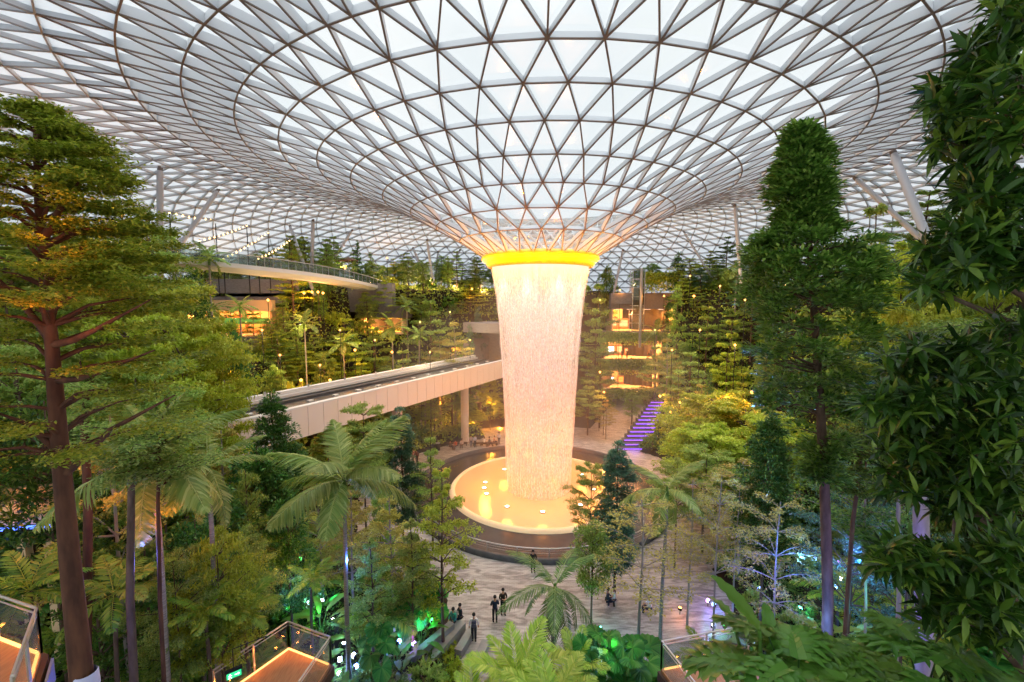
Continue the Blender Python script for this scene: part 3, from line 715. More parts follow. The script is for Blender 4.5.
m = MB(); m.tube([(.25, -.35, -3), (.25, -.35, hh + .3)], .28, 12); m.build('mast', M['steel'], lt)
m = MB(); m.box((-.1, 1, hh * .62), (1.8, 1.7, 2.4)); m.build('lift_car', M['white_steel'], lt)
# festoon lights over the terrace
E_BULB = emit('bulb_glow', 'ffd28c', 4)
for k, (a_, b_, n) in enumerate([((200, 240), (247, 225), 12), ((223, 258), (268, 232), 13), ((258, 258), (289, 240), 11), ((172, 212), (216, 219), 9)]):
    pa = Vector((x_at(a_[0], 50, 26), 50, z_at(a_[1], 50))); pb = Vector((x_at(b_[0], 62, 30), 62, z_at(b_[1], 62)))
    s_ = empty('string_lights', pa, 0, ['lowest left', 'middle', 'right-hand', 'uppermost left'][k] + ' of the strings of warm bulbs over the left terrace', 'lights')
    m = MB(); P = [pa.lerp(pb, i / 24) - Vector((0, 0, .2 * sin(pi * i / 24))) for i in range(25)]; m.tube([p - pa for p in P], .02, 5); m.build('wire', M['lamp_body'], s_)
    me = None
    for i in range(n):
        p = pa.lerp(pb, i / (n - 1)) - Vector((0, 0, .2 * sin(pi * i / (n - 1)))) - pa
        if me is None: m = MB(); m.lathe([(.0, .1), (.03, .08), (.03, .03), (.08, -.04), (.1, -.1), (.07, -.17), (0, -.2)], 10); o = m.build('bulb', E_BULB, s_); me = o.data
        else: o = bpy.data.objects.new('bulb', me); link(o, s_)
        o.location = p
    for e, q_ in ((0, pa), (1, pb)):
        m = MB(); m.tube([q_ - pa + Vector((0, 0, .1)), Vector((q_.x, q_.y, 21.0)) - pa], .06, 6); m.build('pole', M['lamp_body'], s_)
# cafe parasols
for px, lb in ((331, 'brown parasol on the high left terrace, left of the two'), (349, 'brown parasol on the high left terrace, right of the two')):
    p = Vector((x_at(px, 74, 24), 74, 21.5)); z = z_at(257, 74); r_ = empty('parasol', p, 0, lb, 'parasol')
    m = MB(); m.tube([(0, 0, 0), (0, 0, z - 21.5)], .05, 8); m.build('pole', M['steel'], r_)
    m = MB(); m.lathe([(0, z - 21.5), (.8, z - 21.75), (1.6, z - 22.1), (1.6, z - 22.2), (.8, z - 21.85), (0, z - 21.6)], 8, smooth=False); m.build('canopy', mat('parasol_cloth', '8a6a58', .8), r_)
# warm lamps on posts
E_GLOBE = emit('lamp_globe_glow', 'ffac4c', 6)
def lamp_post(px, py, Y, label, h=None, power=120, col='ff9a3c', r=.16, group=None):
    z = z_at(py, Y); x = x_at(px, Y, z); g = H(x, Y) if h is None else z - h
    g = min(g, z - .5); o_ = empty('garden_lamp', (x, Y, g), 0, label, 'lamp', group)
    m = MB(); m.tube([(0, 0, 0), (0, 0, z - g - r)], .04, 8); lp_ = m.build('lamp_post', M['lamp_body'], o_)
    m = MB(); m.lathe([(0, r), (r * .6, r * .8), (r, 0), (r * .6, -r * .8), (0, -r)], 12, (0, 0, z - g)); m.build('lamp_globe', E_GLOBE, lp_)
    m = MB(); m.lathe([(0, r * 1.3), (r * .8, r * 1.0), (r * .8, r * .9), (0, r * .95)], 12, (0, 0, z - g)); m.build('lamp_cap', M['lamp_body'], lp_)
    light('lamp_light', 'POINT', (x, Y - .4, z), col, power, .2)
for px, py, Y, lb, pw in [(304, 293, 60, 'warm glowing lamp below the left walkway, leftmost of the bright row', 250), (312, 292, 60, 'warm glowing lamp below the left walkway, second of the bright row', 300), (318, 292, 60, 'warm glowing lamp below the left walkway, third of the bright row', 300), (323, 293, 60, 'warm glowing lamp below the left walkway, last of the bright row', 250),
                          (387, 258, 82, 'glowing street lamp on the terrace beside round trees at left', 200), (472, 289, 78, 'orange lamp in the trees left of the golden collar', 500), (237, 379, 47, 'orange lamp in the shrubs above the bridge track', 160), (301, 380, 48, 'bright orange lamp just behind the bridge track', 260), (268, 300, 58, 'orange lamp at the left end of the grey terrace wall', 250),
                          (600, 372, 66, 'orange lamp right of the waterfall below the gallery', 400), (604, 392, 64, 'lower orange lamp right of the waterfall', 400), (680, 402, 50, 'orange lamp low on the slope right of the purple steps', 400), (671, 412, 52, 'orange lamp beside the purple steps', 350), (694, 296, 60, 'orange lamp among conical trees on the right slope', 300),
                          (620, 290, 84, 'lamp on the terrace edge above the gallery, left of the lift', 250), (664, 296, 82, 'lamp on the terrace edge above the gallery, right of the lift', 300), (660, 396, 56, 'dim lamp above the purple steps', 300), (726, 398, 44, 'orange lamp under the bright canopy mass, left', 300), (752, 392, 42, 'orange lamp under the bright canopy mass, right', 260),
                          (64, 205, 30, 'orange lamp glinting in the crown behind the big left tree', 260), (122, 214, 32, 'orange lamp glinting right of the big left tree crown', 260), (440, 402, 66, 'warm lamp behind the bridge pier', 250), (398, 428, 58, 'small lamp in the planting left of the bridge pier', 160), (355, 350, 56, 'lamp in the middle of the left slope', 300), (330, 380, 54, 'lamp low on the left slope above the track', 300), (392, 352, 60, 'lamp on the left slope below the dark shop front', 260), (455, 350, 70, 'lamp on the slope left of the portal', 260), (560, 330, 74, 'lamp behind the falling water', 400)]:
    lamp_post(px, py, Y, lb, None, pw * (.7 if 'bright row' in lb else 1.3))
for i, (px, py, Y) in enumerate([(228, 268, 66), (258, 270, 66), (392, 280, 80), (412, 282, 80), (432, 284, 82), (455, 286, 84), (484, 290, 84), (345, 268, 72)]):  # lamps added to brighten the dark terrace trees
    lamp_post(px, py, Y, ['leftmost', 'second from left', 'fourth from left', 'fifth from left', 'sixth from left', 'seventh from left', 'rightmost', 'third from left'][i] + ' of the added warm lamps along the high left terrace', None, 420, 'ffd09a')
for i, (px, py, Y) in enumerate([(600, 300, 74), (690, 276, 68), (720, 286, 60), (745, 300, 52), (700, 330, 54), (735, 345, 46), (672, 350, 56), (655, 330, 68)]):  # lamps added to bring more light into the right slope
    lamp_post(px, py, Y, ['first', 'fifth', 'seventh', 'eighth', 'sixth', 'ninth', 'fourth', 'third'][i] + ' from the left of the added pale lamps among the right slope trees', None, 380, 'ffdca8', .12)
for i, (px, py, Y) in enumerate([(262, 330, 50), (300, 320, 56), (340, 330, 56), (420, 322, 62), (450, 312, 66), (375, 340, 58), (430, 352, 58), (280, 355, 50), (470, 340, 68), (320, 365, 52)]):  # extra lamps, put in to lighten the left slope
    lamp_post(px, py, Y, ['first', 'fourth', 'sixth', 'eighth', 'tenth', 'seventh', 'ninth', 'second', 'eleventh', 'fifth'][i] + ' from the left of the added pale lamps among the left slope trees', None, 380, 'ffdca8', .12)
for px, py in ((455, 404), (490, 404), (470, 425), (500, 428)): 
    p = Vector((x_at(px, 68, 8), 68, z_at(py, 68))); light('lounge_glow', 'POINT', p, 'ffa030', 1000, .3)
# garden spotlights
bodym = None
def spot_l(px, py, kind, label, zg=1.4, power=34):
    col = {'b': '4f86ff', 'w': '86a8ff', 'c': '2ee0d0', 'g': '35e060', 'o': 'ff8c3a', 'm': 'b060ff'}[kind]
    p = on_plane(px, py, zg)
    if H(p.x, p.y) < .3: p = on_plane(px, py, .3)
    g = max(0, H(p.x, p.y)); o_ = empty('garden_spotlight', (p.x, p.y, g), R0.uniform(0, 6), label, 'spotlight', 'coloured garden spotlights')
    hh = p.z - g
    m = MB(); m.tube([(0, 0, -.05), (0, 0, max(.15, hh))], .02, 6); m.build('stake', M['lamp_body'], o_)
    m = MB(); m.box((0, 0, max(.15, hh) + .09), (.20, .16, .15)); m.beam((-.12, 0, hh), (-.12, 0, hh + .16), .02, .05); m.beam((.12, 0, hh), (.12, 0, hh + .16), .02, .05); hs_ = m.build('housing', M['lamp_body'], o_)
    m = MB(); m.box((0, 0, max(.15, hh) + .175), (.17, .13, .02)); m.box((0, -.09, max(.15, hh) + .09), (.17, .02, .11)); m.build('lens', EM[kind], hs_)
    light('spot_glow', 'POINT', (p.x, p.y - .25, p.z + .55), col, power, .08)
R0 = random.Random(4)
EM = {'b': emit('lens_blue', '7fa6ff', 12), 'w': emit('lens_white_blue', 'd5e2ff', 16), 'c': emit('lens_cyan', '6ff4e0', 8), 'g': emit('lens_green', '4cf070', 8), 'o': emit('lens_orange', 'ffa050', 8), 'm': emit('lens_magenta', 'c890ff', 8)}
SPN = [(308, 605, 'w'), (322, 601, 'w'), (336, 600, 'c'), (333, 622, 'w'), (319, 618, 'g'), (344, 646, 'w'), (340, 661, 'w'), (354, 657, 'w'), (356, 668, 'b'), (338, 674, 'w'), (408, 634, 'w'), (399, 643, 'b'), (414, 645, 'm'), (418, 628, 'c'), (383, 636, 'o'), (432, 622, 'g'),
       (150, 606, 'w'), (160, 613, 'm'), (223, 616, 'b'), (205, 632, 'b'), (247, 608, 'c'), (287, 612, 'g'), (276, 600, 'o'), (46, 560, 'c'), (60, 570, 'm'), (61, 592, 'b'), (86, 553, 'c'), (155, 590, 'g'), (607, 642, 'w'), (622, 661, 'b'), (640, 671, 'g'), (590, 655, 'g'), (600, 630, 'c'),
       (708, 602, 'm'), (714, 606, 'b'), (713, 628, 'w'), (724, 627, 'g'), (741, 634, 'b'), (756, 630, 'b'), (838, 564, 'm'), (841, 580, 'w'), (835, 588, 'b'), (857, 640, 'b'), (874, 646, 'b'), (925, 600, 'm'), (912, 625, 'b'), (940, 662, 'g'), (680, 610, 'o'), (800, 610, 'c'), (890, 560, 'b'), (815, 560, 'b'), (930, 500, 'b'), (760, 590, 'b'), (345, 560, 'b'), (300, 560, 'g'), (238, 560, 'b'), (180, 560, 'g'), (110, 590, 'b')]
CN = {'w': 'white-blue', 'b': 'blue', 'c': 'cyan', 'g': 'green', 'o': 'orange', 'm': 'violet'}
SREG = {}
for px, py, kd in SPN:
    rg = ('by the left edge' if px < 130 else 'in the bed left of the left deck' if px < 280 else 'between the left deck and the tall palm trunk' if px < 362 else 'in the bed before the seated people' if px < 450 else 'around the fan palms' if px < 650 else 'by the right deck' if px < 780 else 'near the tall dark tree trunk' if px < 880 else 'near the right edge')
    SREG.setdefault((kd, rg), []).append((px, py))
for (kd, rg), l in SREG.items():
    l.sort()
    for i, (px, py) in enumerate(l):
        pre = '' if len(l) == 1 else ['leftmost ', 'second ', 'third ', 'fourth ', 'fifth ', 'sixth ', 'seventh ', 'eighth '][i]
        spot_l(px, py, kd, (pre + CN[kd] + ' garden spotlight ' + rg + ', glowing'), power=46 if kd in 'wb' else 30)
# strong coloured washes on the trunks at right (fixtures are the spotlights around them)
for px, py, Y, col, pw in [(822, 640, 11.9, '5c8cff', 90), (812, 615, 11.8, '5c8cff', 40), (914, 590, 9.6, '6a5cff', 60), (918, 640, 9.6, '6a5cff', 90), (860, 560, 17, '5a8cff', 320), (905, 545, 17, '5a7cff', 320), (800, 560, 18, '4f8cff', 200), (745, 460, 22, '4f8cff', 220), (760, 580, 18, '6a5cff', 160), (880, 610, 14, '3fc0d0', 90), (348, 560, 20, '3f6cff', 260), (145, 560, 11.5, '5c6cff', 70), (296, 590, 21, '4f7cff', 120), (85, 480, 14, 'ff7a2a', 110), (160, 520, 12.5, 'ff7a2a', 50), (50, 230, 7.2, 'ff8a2a', 14), (40, 330, 7.0, 'ff7a2a', 16), (275, 570, 20, 'ffb03a', 120), (612, 640, 18.2, '2fe060', 22), (596, 648, 18.0, '3f6cff', 40)]:
    light('trunk_wash', 'POINT', Vector((x_at(px, Y, z_at(py, Y)), Y, z_at(py, Y))), col, pw, .1)
# planter walls and hedges beside the path
def wallseg(a_, b_, zt, th, nm='wall_planter'):
    a, b = on_plane(*a_, zt), on_plane(*b_, zt); m = MB(); m.beam(Vector((a.x, a.y, zt / 2)), Vector((b.x, b.y, zt / 2)), th, zt); o = m.build(nm, M['concrete']); tag(o, kind='structure')
wallseg((462, 621), (424, 664), .75, .55); wallseg((452, 622), (412, 655), 1.1, .4); wallseg((473, 625), (458, 650), .5, .45); wallseg((418, 668), (398, 690), .9, .5); wallseg((486, 640), (462, 690), .35, .5)

# ------------------------------------------------------------------ people
def skinmesh(name, V, Ed, root=0, sub=1):
    me = bpy.data.meshes.new(name); me.from_pydata([v[0] for v in V], Ed, []); o = bpy.data.objects.new(name, me); COL.objects.link(o)
    md = o.modifiers.new('s', 'SKIN'); md.use_smooth_shade = True
    for i, v in enumerate(V):
        r = v[1]; r = r if hasattr(r, '__len__') else (r, r); me.skin_vertices[0].data[i].radius = r
    me.skin_vertices[0].data[root].use_root = True
    sb = o.modifiers.new('u', 'SUBSURF'); sb.levels = sub; sb.render_levels = sub
    dg = bpy.context.evaluated_depsgraph_get(); dg.update(); ev = o.evaluated_get(dg); m2 = bpy.data.meshes.new_from_object(ev)
    bpy.data.objects.remove(o); m2.name = name; return m2
def person_meshes(pose):
    # joints: x right, y forward (face +y), z up
    if pose == 'sit':
        hip, chest, neck, head = (0, 0, .52), (0, .05, .85), (0, .06, 1.06), (0, .08, 1.22)
        kn = [(-.13, .42, .55), (.13, .42, .55)]; an = [(-.13, .46, .10), (.13, .46, .10)]; to = [(-.13, .62, .04), (.13, .62, .04)]
        el = [(-.25, .12, .76), (.25, .12, .76)]; wr_ = [(-.14, .34, .64), (.14, .34, .64)]; sh = [(-.17, .04, 1.0), (.17, .04, 1.0)]
    else:
        hip, chest, neck, head = (0, 0, .95), (0, .01, 1.26), (0, .01, 1.47), (0, .03, 1.62)
        s = .22 if pose == 'walk' else .03
        kn = [(-.10, s * .8, .52), (.10, -s * .3 + .03, .52)]; an = [(-.10, s, .09), (.10, -s * 1.2, .10)]; to = [(-.11, s + .16, .03), (.11, -s * 1.2 + .15, .03)]
        sh = [(-.18, .0, 1.41), (.18, .0, 1.41)]
        if pose == 'fold': el = [(-.25, .03, 1.14), (.25, .03, 1.14)]; wr_ = [(-.06, .22, 1.12), (.06, .24, 1.16)]
        else: el = [(-.25, -s * .5, 1.13), (.25, s * .5, 1.13)]; wr_ = [(-.26, .08 - s * .3, .88), (.26, .08 + s * .7, .88)]
    V = [(hip, (.10, .075)), (((hip[0] + chest[0]) / 2, (hip[1] + chest[1]) / 2, (hip[2] + chest[2]) / 2), (.10, .07)), (chest, (.12, .08)), (neck, .055), (tuple(Vector(neck).lerp(Vector(head), .45)), .055), (head, (.078, .095)), (tuple(Vector(head) + Vector((0, 0, .10))), .06)]
    Ed = [(0, 1), (1, 2), (2, 3), (3, 4), (4, 5), (5, 6)]
    def add(p, r, par): V.append((tuple(p), r)); Ed.append((par, len(V) - 1)); return len(V) - 1
    leg = []; arm = []
    for s in (0, 1):
        sg = -1 if s == 0 else 1
        a = add((hip[0] + sg * .09, hip[1] + .01, hip[2] - .07), .07, 0); k_ = add(kn[s], .05, a); n_ = add(an[s], .04, k_); add(to[s], (.035, .03), n_)
        b = add(sh[s], .045, 2); e = add(el[s], .04, b); w_ = add(wr_[s], .028, e)
        d = (Vector(wr_[s]) - Vector(el[s])).normalized(); h_ = add(Vector(wr_[s]) + d * .07, (.036, .02), w_)
        o1 = d.orthogonal().normalized()
        for f in range(4):
            q1 = Vector(wr_[s]) + d * (.11 + .004 * (f in (1, 2))) + o1 * (.024 * (f - 1.5)); i1 = add(q1, .010, h_); add(q1 + d * (.04 + .01 * (f in (1, 2))) + Vector((0, 0, -.012)), .008, i1)
        q1 = Vector(wr_[s]) + d * .05 + o1 * .04; i1 = add(q1, .011, w_); add(q1 + d * .035 + o1 * .012, .009, i1)
    body = skinmesh('body', V, Ed)
    lowz = .0 if pose == 'sit' else .10
    shirt = skinmesh('shirt', [((hip[0], hip[1], hip[2] - lowz), (.165, .125)), (V[1][0], (.155, .115)), (chest, (.185, .13)), (tuple(Vector(chest).lerp(Vector(neck), .75)), (.09, .07)), (sh[0], .07), (el[0], .055), (sh[1], .07), (el[1], .055), (tuple(Vector(el[0]).lerp(Vector(wr_[0]), .75)), .042), (tuple(Vector(el[1]).lerp(Vector(wr_[1]), .75)), .042)], [(0, 1), (1, 2), (2, 3), (2, 4), (4, 5), (2, 6), (6, 7), (5, 8), (7, 9)])
    tv = [((hip[0], hip[1], hip[2] + .12), (.15, .115))]; te = []
    for s in (0, 1):
        sg = -1 if s == 0 else 1; n0 = len(tv); tv += [((hip[0] + sg * .09, hip[1] + .01, hip[2] - .07), .102), (kn[s], .076), (an[s], .058)]; te += [(0, n0), (n0, n0 + 1), (n0 + 1, n0 + 2)]
    trousers = skinmesh('trousers', tv, te)
    hd = Vector(head)
    m = MB(); m.lathe([(0, .135), (.05, .128), (.085, .10), (.102, .05), (.103, 0), (.09, -.03)], 14, tuple(hd + Vector((0, -.022, .035)))); hair = mbmesh_(m, 'hair', M['hair'])
    m = MB(); 
    for s in (-1, 1): m.lathe([(0, .012), (.011, 0), (0, -.012)], 8, tuple(hd + Vector((s * .03, .09, .01))))
    eyes = mbmesh_(m, 'eyes', M['hair'])
    m = MB()
    for s in (0, 1):
        t_ = Vector(to[s]); a_ = Vector(an[s]); m.tube([a_ + Vector((0, -.05, -.045)), a_ + Vector((0, .05, -.04)), t_ + Vector((0, .02, 0))], [.045, .05, .038], 8)
    shoes = mbmesh_(m, 'shoes', M['lamp_body'])
    m = MB(); c = Vector(chest); m.box((c.x, c.y - .19, c.z - .02), (.28, .14, .4)); m.box((c.x, c.y - .27, c.z - .1), (.2, .05, .2)); m.tube([(c.x - .1, c.y - .12, c.z + .18), (c.x - .1, c.y + .13, c.z + .1), (c.x - .1, c.y - .1, c.z - .15)], .018, 6); m.tube([(c.x + .1, c.y - .12, c.z + .18), (c.x + .1, c.y + .13, c.z + .1), (c.x + .1, c.y - .1, c.z - .15)], .018, 6)
    pack = mbmesh_(m, 'backpack', M['lamp_body'])
    return dict(body=body, shirt=shirt, trousers=trousers, hair=hair, eyes=eyes, shoes=shoes, backpack=pack)
def mbmesh_(m, n, ma): o = m.build(n, ma); me = o.data; bpy.data.objects.remove(o); return me
PM = {p: person_meshes(p) for p in ('stand', 'walk', 'sit', 'fold')}
CLO = {}
def cloth(c):
    if c not in CLO: CLO[c] = mat('cloth_' + c, c, .85)
    return CLO[c]
def person(loc, rz, pose, top, bottom, label, group=None, pack=None, s=1.0, hairc=None):
    r_ = empty('person', loc, rz, label, 'person', group); r_.scale = (s, s, s)
    for nm in ('body', 'shirt', 'trousers', 'hair', 'eyes', 'shoes') + (('backpack',) if pack else ()):
        o = bpy.data.objects.new(nm, PM[pose][nm]); link(o, r_)
        if not o.data.materials: o.data.materials.append(M['skin'])
        if nm in ('shirt', 'trousers', 'backpack'):
            o.material_slots[0].link = 'OBJECT'; o.material_slots[0].material = cloth({'shirt': top, 'trousers': bottom, 'backpack': pack}[nm])
    return r_
def pon(px, py, rz, pose, top, bottom, label, z=0, **kw): return person(on_plane(px, py, z), rz, pose, top, bottom, label, **kw)
pon(495, 622, radians(10), 'fold', '23283a', '17181c', 'person standing in dark blue top and black trousers, left of the standing pair')
pon(503, 614, radians(200), 'fold', '33261f', '1a1a1d', 'person standing in dark brown top facing the one in dark blue')
pon(474, 641, radians(5), 'stand', 'e8e4e0', '2a2c33', 'person in white shirt carrying a grey backpack by the planter wall', pack='5a5a60')
pon(461, 624, radians(120), 'sit', '1d2233', '15161a', 'person in dark jacket sitting on the planter wall, right of the seated pair', z=.3)
pon(454, 628, radians(150), 'sit', '3f8a86', '25272c', 'person in teal top sitting on the planter wall, left of the seated pair', z=.3, pack='8a8a80')
pon(442, 604, radians(150), 'sit', '2b2b30', '1b1b1f', 'person in dark clothes sitting behind the small palm at the left end of the wall', z=.4)
pon(533, 572, radians(190), 'stand', '26211d', '1a1a1c', 'person in black leaning at the pool railing behind the slim palm')
pon(614, 606, radians(100), 'sit', 'e6d9cf', '2a2a2e', 'person in pale top seated on the paving beside the dark slender trunk', z=-.2)
pon(607, 607, radians(260), 'sit', '35353c', '24242a', 'person in dark top seated left of the one in the pale top', z=-.2)
pon(650, 615, radians(80), 'sit', 'dfe3ea', '2a2e3a', 'person in white top sitting low among the right olive trunks', z=-.2)
pon(430, 466, radians(180), 'walk', '4f74b8', '3a4258', 'person walking in blue shirt on the paving below the bridge')
pon(413, 462, radians(200), 'stand', 'd8a090', '7a5a4a', 'person in pink top standing left of the one in blue, below the bridge')
pon(417, 463, radians(160), 'stand', '8a5a4a', '4a3a34', 'person in brown top standing beside the one in pink below the bridge')
for i, (px, py, pose, a, b) in enumerate([(456, 449, 'sit', 'd06a50', '40303a'), (462, 448, 'sit', 'e0d0c8', '50484a'), (471, 447, 'stand', 'c8c0c8', '484860'), (475, 447, 'stand', 'b8c4d8', '3a3a48'), (484, 446, 'sit', 'e8e0d8', '403a3a'), (489, 446, 'sit', '5a5a60', '303038'), (494, 445, 'sit', 'd8b0a0', '3a3038'), (450, 450, 'sit', '706058', '3a3430'), (499, 444, 'stand', 'e8e4e4', '50505c')]):
    pon(px, py, radians(150 + i * 23), pose, a, b, ['leftmost', 'second', 'third', 'fourth', 'fifth', 'sixth', 'seventh', 'eighth', 'ninth'][i if i != 7 else 0] + ' person resting in the lounge area beyond the bridge pier' if i != 7 else 'person in brown resting at the far left end of the lounge beyond the pier', group='people in the lounge beyond the pier')
for i, (px, a) in enumerate([(622, '2c3040'), (627, '35303a'), (649, '9a8070')]):
    z = z_at(358, YS + 1.2); person((x_at(px, YS + 1.2, z), YS + 1.2, z + .02), 0, 'stand', a, '26262c', ['left one of a dark pair standing on the middle gallery floor', 'right one of a dark pair standing on the middle gallery floor', 'person in brown standing at the right end of the middle gallery floor'][i])
# lounge seats
for i, px in enumerate((452, 462, 485, 492, 478)):
    p = on_plane(px, 446, 0); r_ = empty('lounge_bench', p + Vector((0, .15, 0)), .1 * i, ['leftmost', 'second', 'fourth', 'rightmost', 'third'][i] + ' low dark bench in the lounge area beyond the bridge pier', 'bench', 'low benches in the lounge')
    m = MB(); m.box((0, 0, .38), (1.5, .5, .12)); m.build('seat', M['wood_dark'], r_)
    for s in (-1, 1): m = MB(); m.box((s * .6, 0, .16), (.08, .45, .32)); m.build('leg', M['lamp_body'], r_)
# litter bin by the pier
p = on_plane(438, 450, 0); r_ = empty('litter_bin', p, 0, 'dark litter bin standing just left of the bridge pier', 'bin'); m = MB(); m.lathe([(0, 0), (.3, 0), (.32, .95), (0, .95)], 16); m.build('bin_body', M['lamp_body'], r_); m = MB(); m.lathe([(.33, .95), (.33, 1.02), (.1, 1.06), (0, 1.06)], 16); m.build('lid', M['steel'], r_)
# ================================================================== PLANT BUILDERS
# a plant kind is a list of parts (name, mesh, loc, rot, scale); every placed plant gets an object of its own for each part
class Kind:
    def __init__(s, name, cat, h): s.name = name; s.cat = cat; s.h = h; s.parts = []
    def part(s, name, me, loc=(0, 0, 0), rot=(0, 0, 0), sc=(1, 1, 1), label=None): s.parts.append((name, me, loc, rot, sc, label)); return s
PLACED = []
def place(kind, loc, rz=0, sc=(1, 1, 1), label=None, group=None, tilt=0):
    if not hasattr(sc, '__len__'): sc = (sc, sc, sc)
    if len(kind.parts) == 1:
        nm, me, lo, ro, s2, lb = kind.parts[0]
        o = bpy.data.objects.new(kind.name, me); link(o); o.location = loc; o.rotation_euler = (tilt, 0, rz); o.scale = sc
        tag(o, label, kind.cat, group); return o
    root = empty(kind.name, loc, rz, label, kind.cat, group); root.scale = sc; root.rotation_euler = (tilt, 0, rz)
    for nm, me, lo, ro, s2, lb in kind.parts:
        o = bpy.data.objects.new(nm, me); link(o, root); o.location = lo; o.rotation_euler = ro; o.scale = s2
        if lb: o['label'] = lb
    return root
def mbmesh(m, name, ma):
    o = m.build(name, ma); me = o.data; bpy.data.objects.remove(o); return me

def trunkpts(h, rng, wob=.12, n=7, lean=0):
    ph = rng.random() * 6.28
    return [Vector((wob * sin(ph + i * .9) * i / n + lean * (i / (n - 1)) ** 1.4, wob * cos(ph * 1.7 + i * .8) * i / n, h * i / (n - 1))) for i in range(n)]
def interp(pts, h):
    H_ = pts[-1].z
    t = min(.999, max(0, h / H_)) * (len(pts) - 1); i = int(t); return pts[i].lerp(pts[i + 1], t - i)

def layered(name, seed, h=10., spread=3.0, first=.35, tiers=8, nb=5, leaves=26, leaf=.16, lmat='leaf_layer', bark='bark', rad=.13, topw=.35, flat=.05, twigs=9, botw=1.0, twigtube=False):
    """tree with thin branches that carry flat horizontal layers of small leaves"""
    rng = np.random.default_rng(seed); tp = trunkpts(h, rng); k = Kind(name, 'tree', h)
    m = MB(); m.tube(tp, [rad * (1 - .75 * i / 6) for i in range(7)], 8)
    lv = Leaves()
    for ti in range(tiers):
        f = ti / max(1, tiers - 1); z = h * (first + (.97 - first) * f)
        R = spread * (botw * (1 - f) + 1.1 * sin(pi * min(1, f * .9 + .25)) * .9 + topw * f) / 1.6
        R = min(R, spread); p0 = interp(tp, z); nb_ = nb if f < .85 else max(3, nb - 2); a0 = rng.random() * 6.28
        for b in range(nb_):
            a = a0 + 2 * pi * b / nb_ + rng.normal() * .22; l = R * rng.uniform(.72, 1.12)
            d = Vector((cos(a), sin(a), 0)); rise = rng.uniform(.10, .28) * l
            P = [p0, p0 + d * l * .35 + Vector((0, 0, rise * .7)), p0 + d * l * .7 + Vector((0, 0, rise)), p0 + d * l + Vector((0, 0, rise * .95))]
            m.tube(P, [rad * .34 * (1 - f * .5), rad * .22, rad * .12, rad * .05], 5, 0, False)
            for w in range(twigs):
                t = .28 + .75 * w / twigs; i = min(2, int(t * 3)); q = P[i].lerp(P[i + 1], min(1, t * 3 - i))
                sa = a + (1 if w % 2 else -1) * rng.uniform(.5, 1.1); tl = l * rng.uniform(.18, .36) * (1.25 - .5 * t)
                td = np.array((cos(sa), sin(sa), rng.uniform(-.03, .12)))
                if twigtube: m.tube([q, q + Vector(td) * tl * 1.2], [rad * .09, rad * .03], 4, 0, False)
                n = leaves; u = rng.random(n)
                c = np.array(q)[None] + td[None] * (u * tl)[:, None] + rng.normal(size=(n, 3)) * np.array([.16 * tl, .16 * tl, flat])[None]
                dd = td[None] * .5 + rng.normal(size=(n, 3)) * np.array([.8, .8, .25]); up = np.array([0, 0, 1.])[None] + rng.normal(size=(n, 3)) * .32
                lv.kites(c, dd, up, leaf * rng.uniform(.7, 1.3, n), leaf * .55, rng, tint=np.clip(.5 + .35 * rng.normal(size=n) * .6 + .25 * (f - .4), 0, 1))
    k.part('trunk', mbmesh(m, name + '_trunk', M[bark])).part('foliage', lv.mesh(name + '_foliage', M[lmat])); return k

def clumpy(name, seed, h=10., prof=None, nclump=150, cr=.5, per=60, leaf=.2, asp=.45, lmat='leaf_dark', bark='bark', rad=.13, inner=.55, blades=False, branches=26, base=.12, flat=.75):
    """tree with a dense crown of leaf clumps; prof(t) is the crown radius at height fraction t"""
    rng = np.random.default_rng(seed); tp = trunkpts(h, rng, .08); k = Kind(name, 'tree', h)
    m = MB(); m.tube(tp, [rad * (1 - .8 * i / 6) for i in range(7)], 8)
    lv = Leaves(); cs = []
    for i in range(nclump):
        while True:
            t = rng.uniform(base, 1.0); R = prof(t)
            if rng.random() * prof.mx < R + .12: break
        a = rng.random() * 6.28; r = R * (inner + (1 - inner) * rng.random() ** .5) * (.85 + .3 * sin(3 * a + t * 9 + seed))
        p = interp(tp, h * t); c = np.array((p.x + r * cos(a), p.y + r * sin(a), h * t)); cs.append((c, p, t))
        n = per; v = rvec(rng, n); v[:, 2] = np.abs(v[:, 2]) * .9 - .25
        s_ = cr * rng.uniform(.7, 1.25) * (1.1 - .45 * t)
        base_ = c[None] + v * s_ * np.array([1, 1, flat])[None] * (rng.random(n)[:, None] ** .4)
        out = np.array((cos(a), sin(a), .1)); dd = v + out[None] * .5 + rng.normal(size=(n, 3)) * .35
        up = np.array([0, 0, 1.])[None] + v * .5 + rng.normal(size=(n, 3)) * .25
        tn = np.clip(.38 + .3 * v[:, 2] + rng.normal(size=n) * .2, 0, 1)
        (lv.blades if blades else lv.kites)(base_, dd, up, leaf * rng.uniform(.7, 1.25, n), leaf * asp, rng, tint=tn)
    for i in range(min(branches, len(cs))):
        c, p, t = cs[i]; q = interp(tp, max(.1, h * t - .35 * np.linalg.norm(c[:2] - np.array(p)[:2]) - .2))
        m.tube([q, q.lerp(Vector(c), .5) + Vector((0, 0, .05)), Vector(c)], [rad * .3, rad * .18, rad * .06], 5, 0, False)
    k.part('trunk', mbmesh(m, name + '_trunk', M[bark])).part('foliage', lv.mesh(name + '_foliage', M[lmat])); return k
def prof(*pts):
    def f(t):
        for (a, ra), (b, rb) in zip(pts, pts[1:]):
            if t <= b: return ra + (rb - ra) * max(0, (t - a)) / (b - a)
        return pts[-1][1]
    f.mx = max(r for _, r in pts); return f

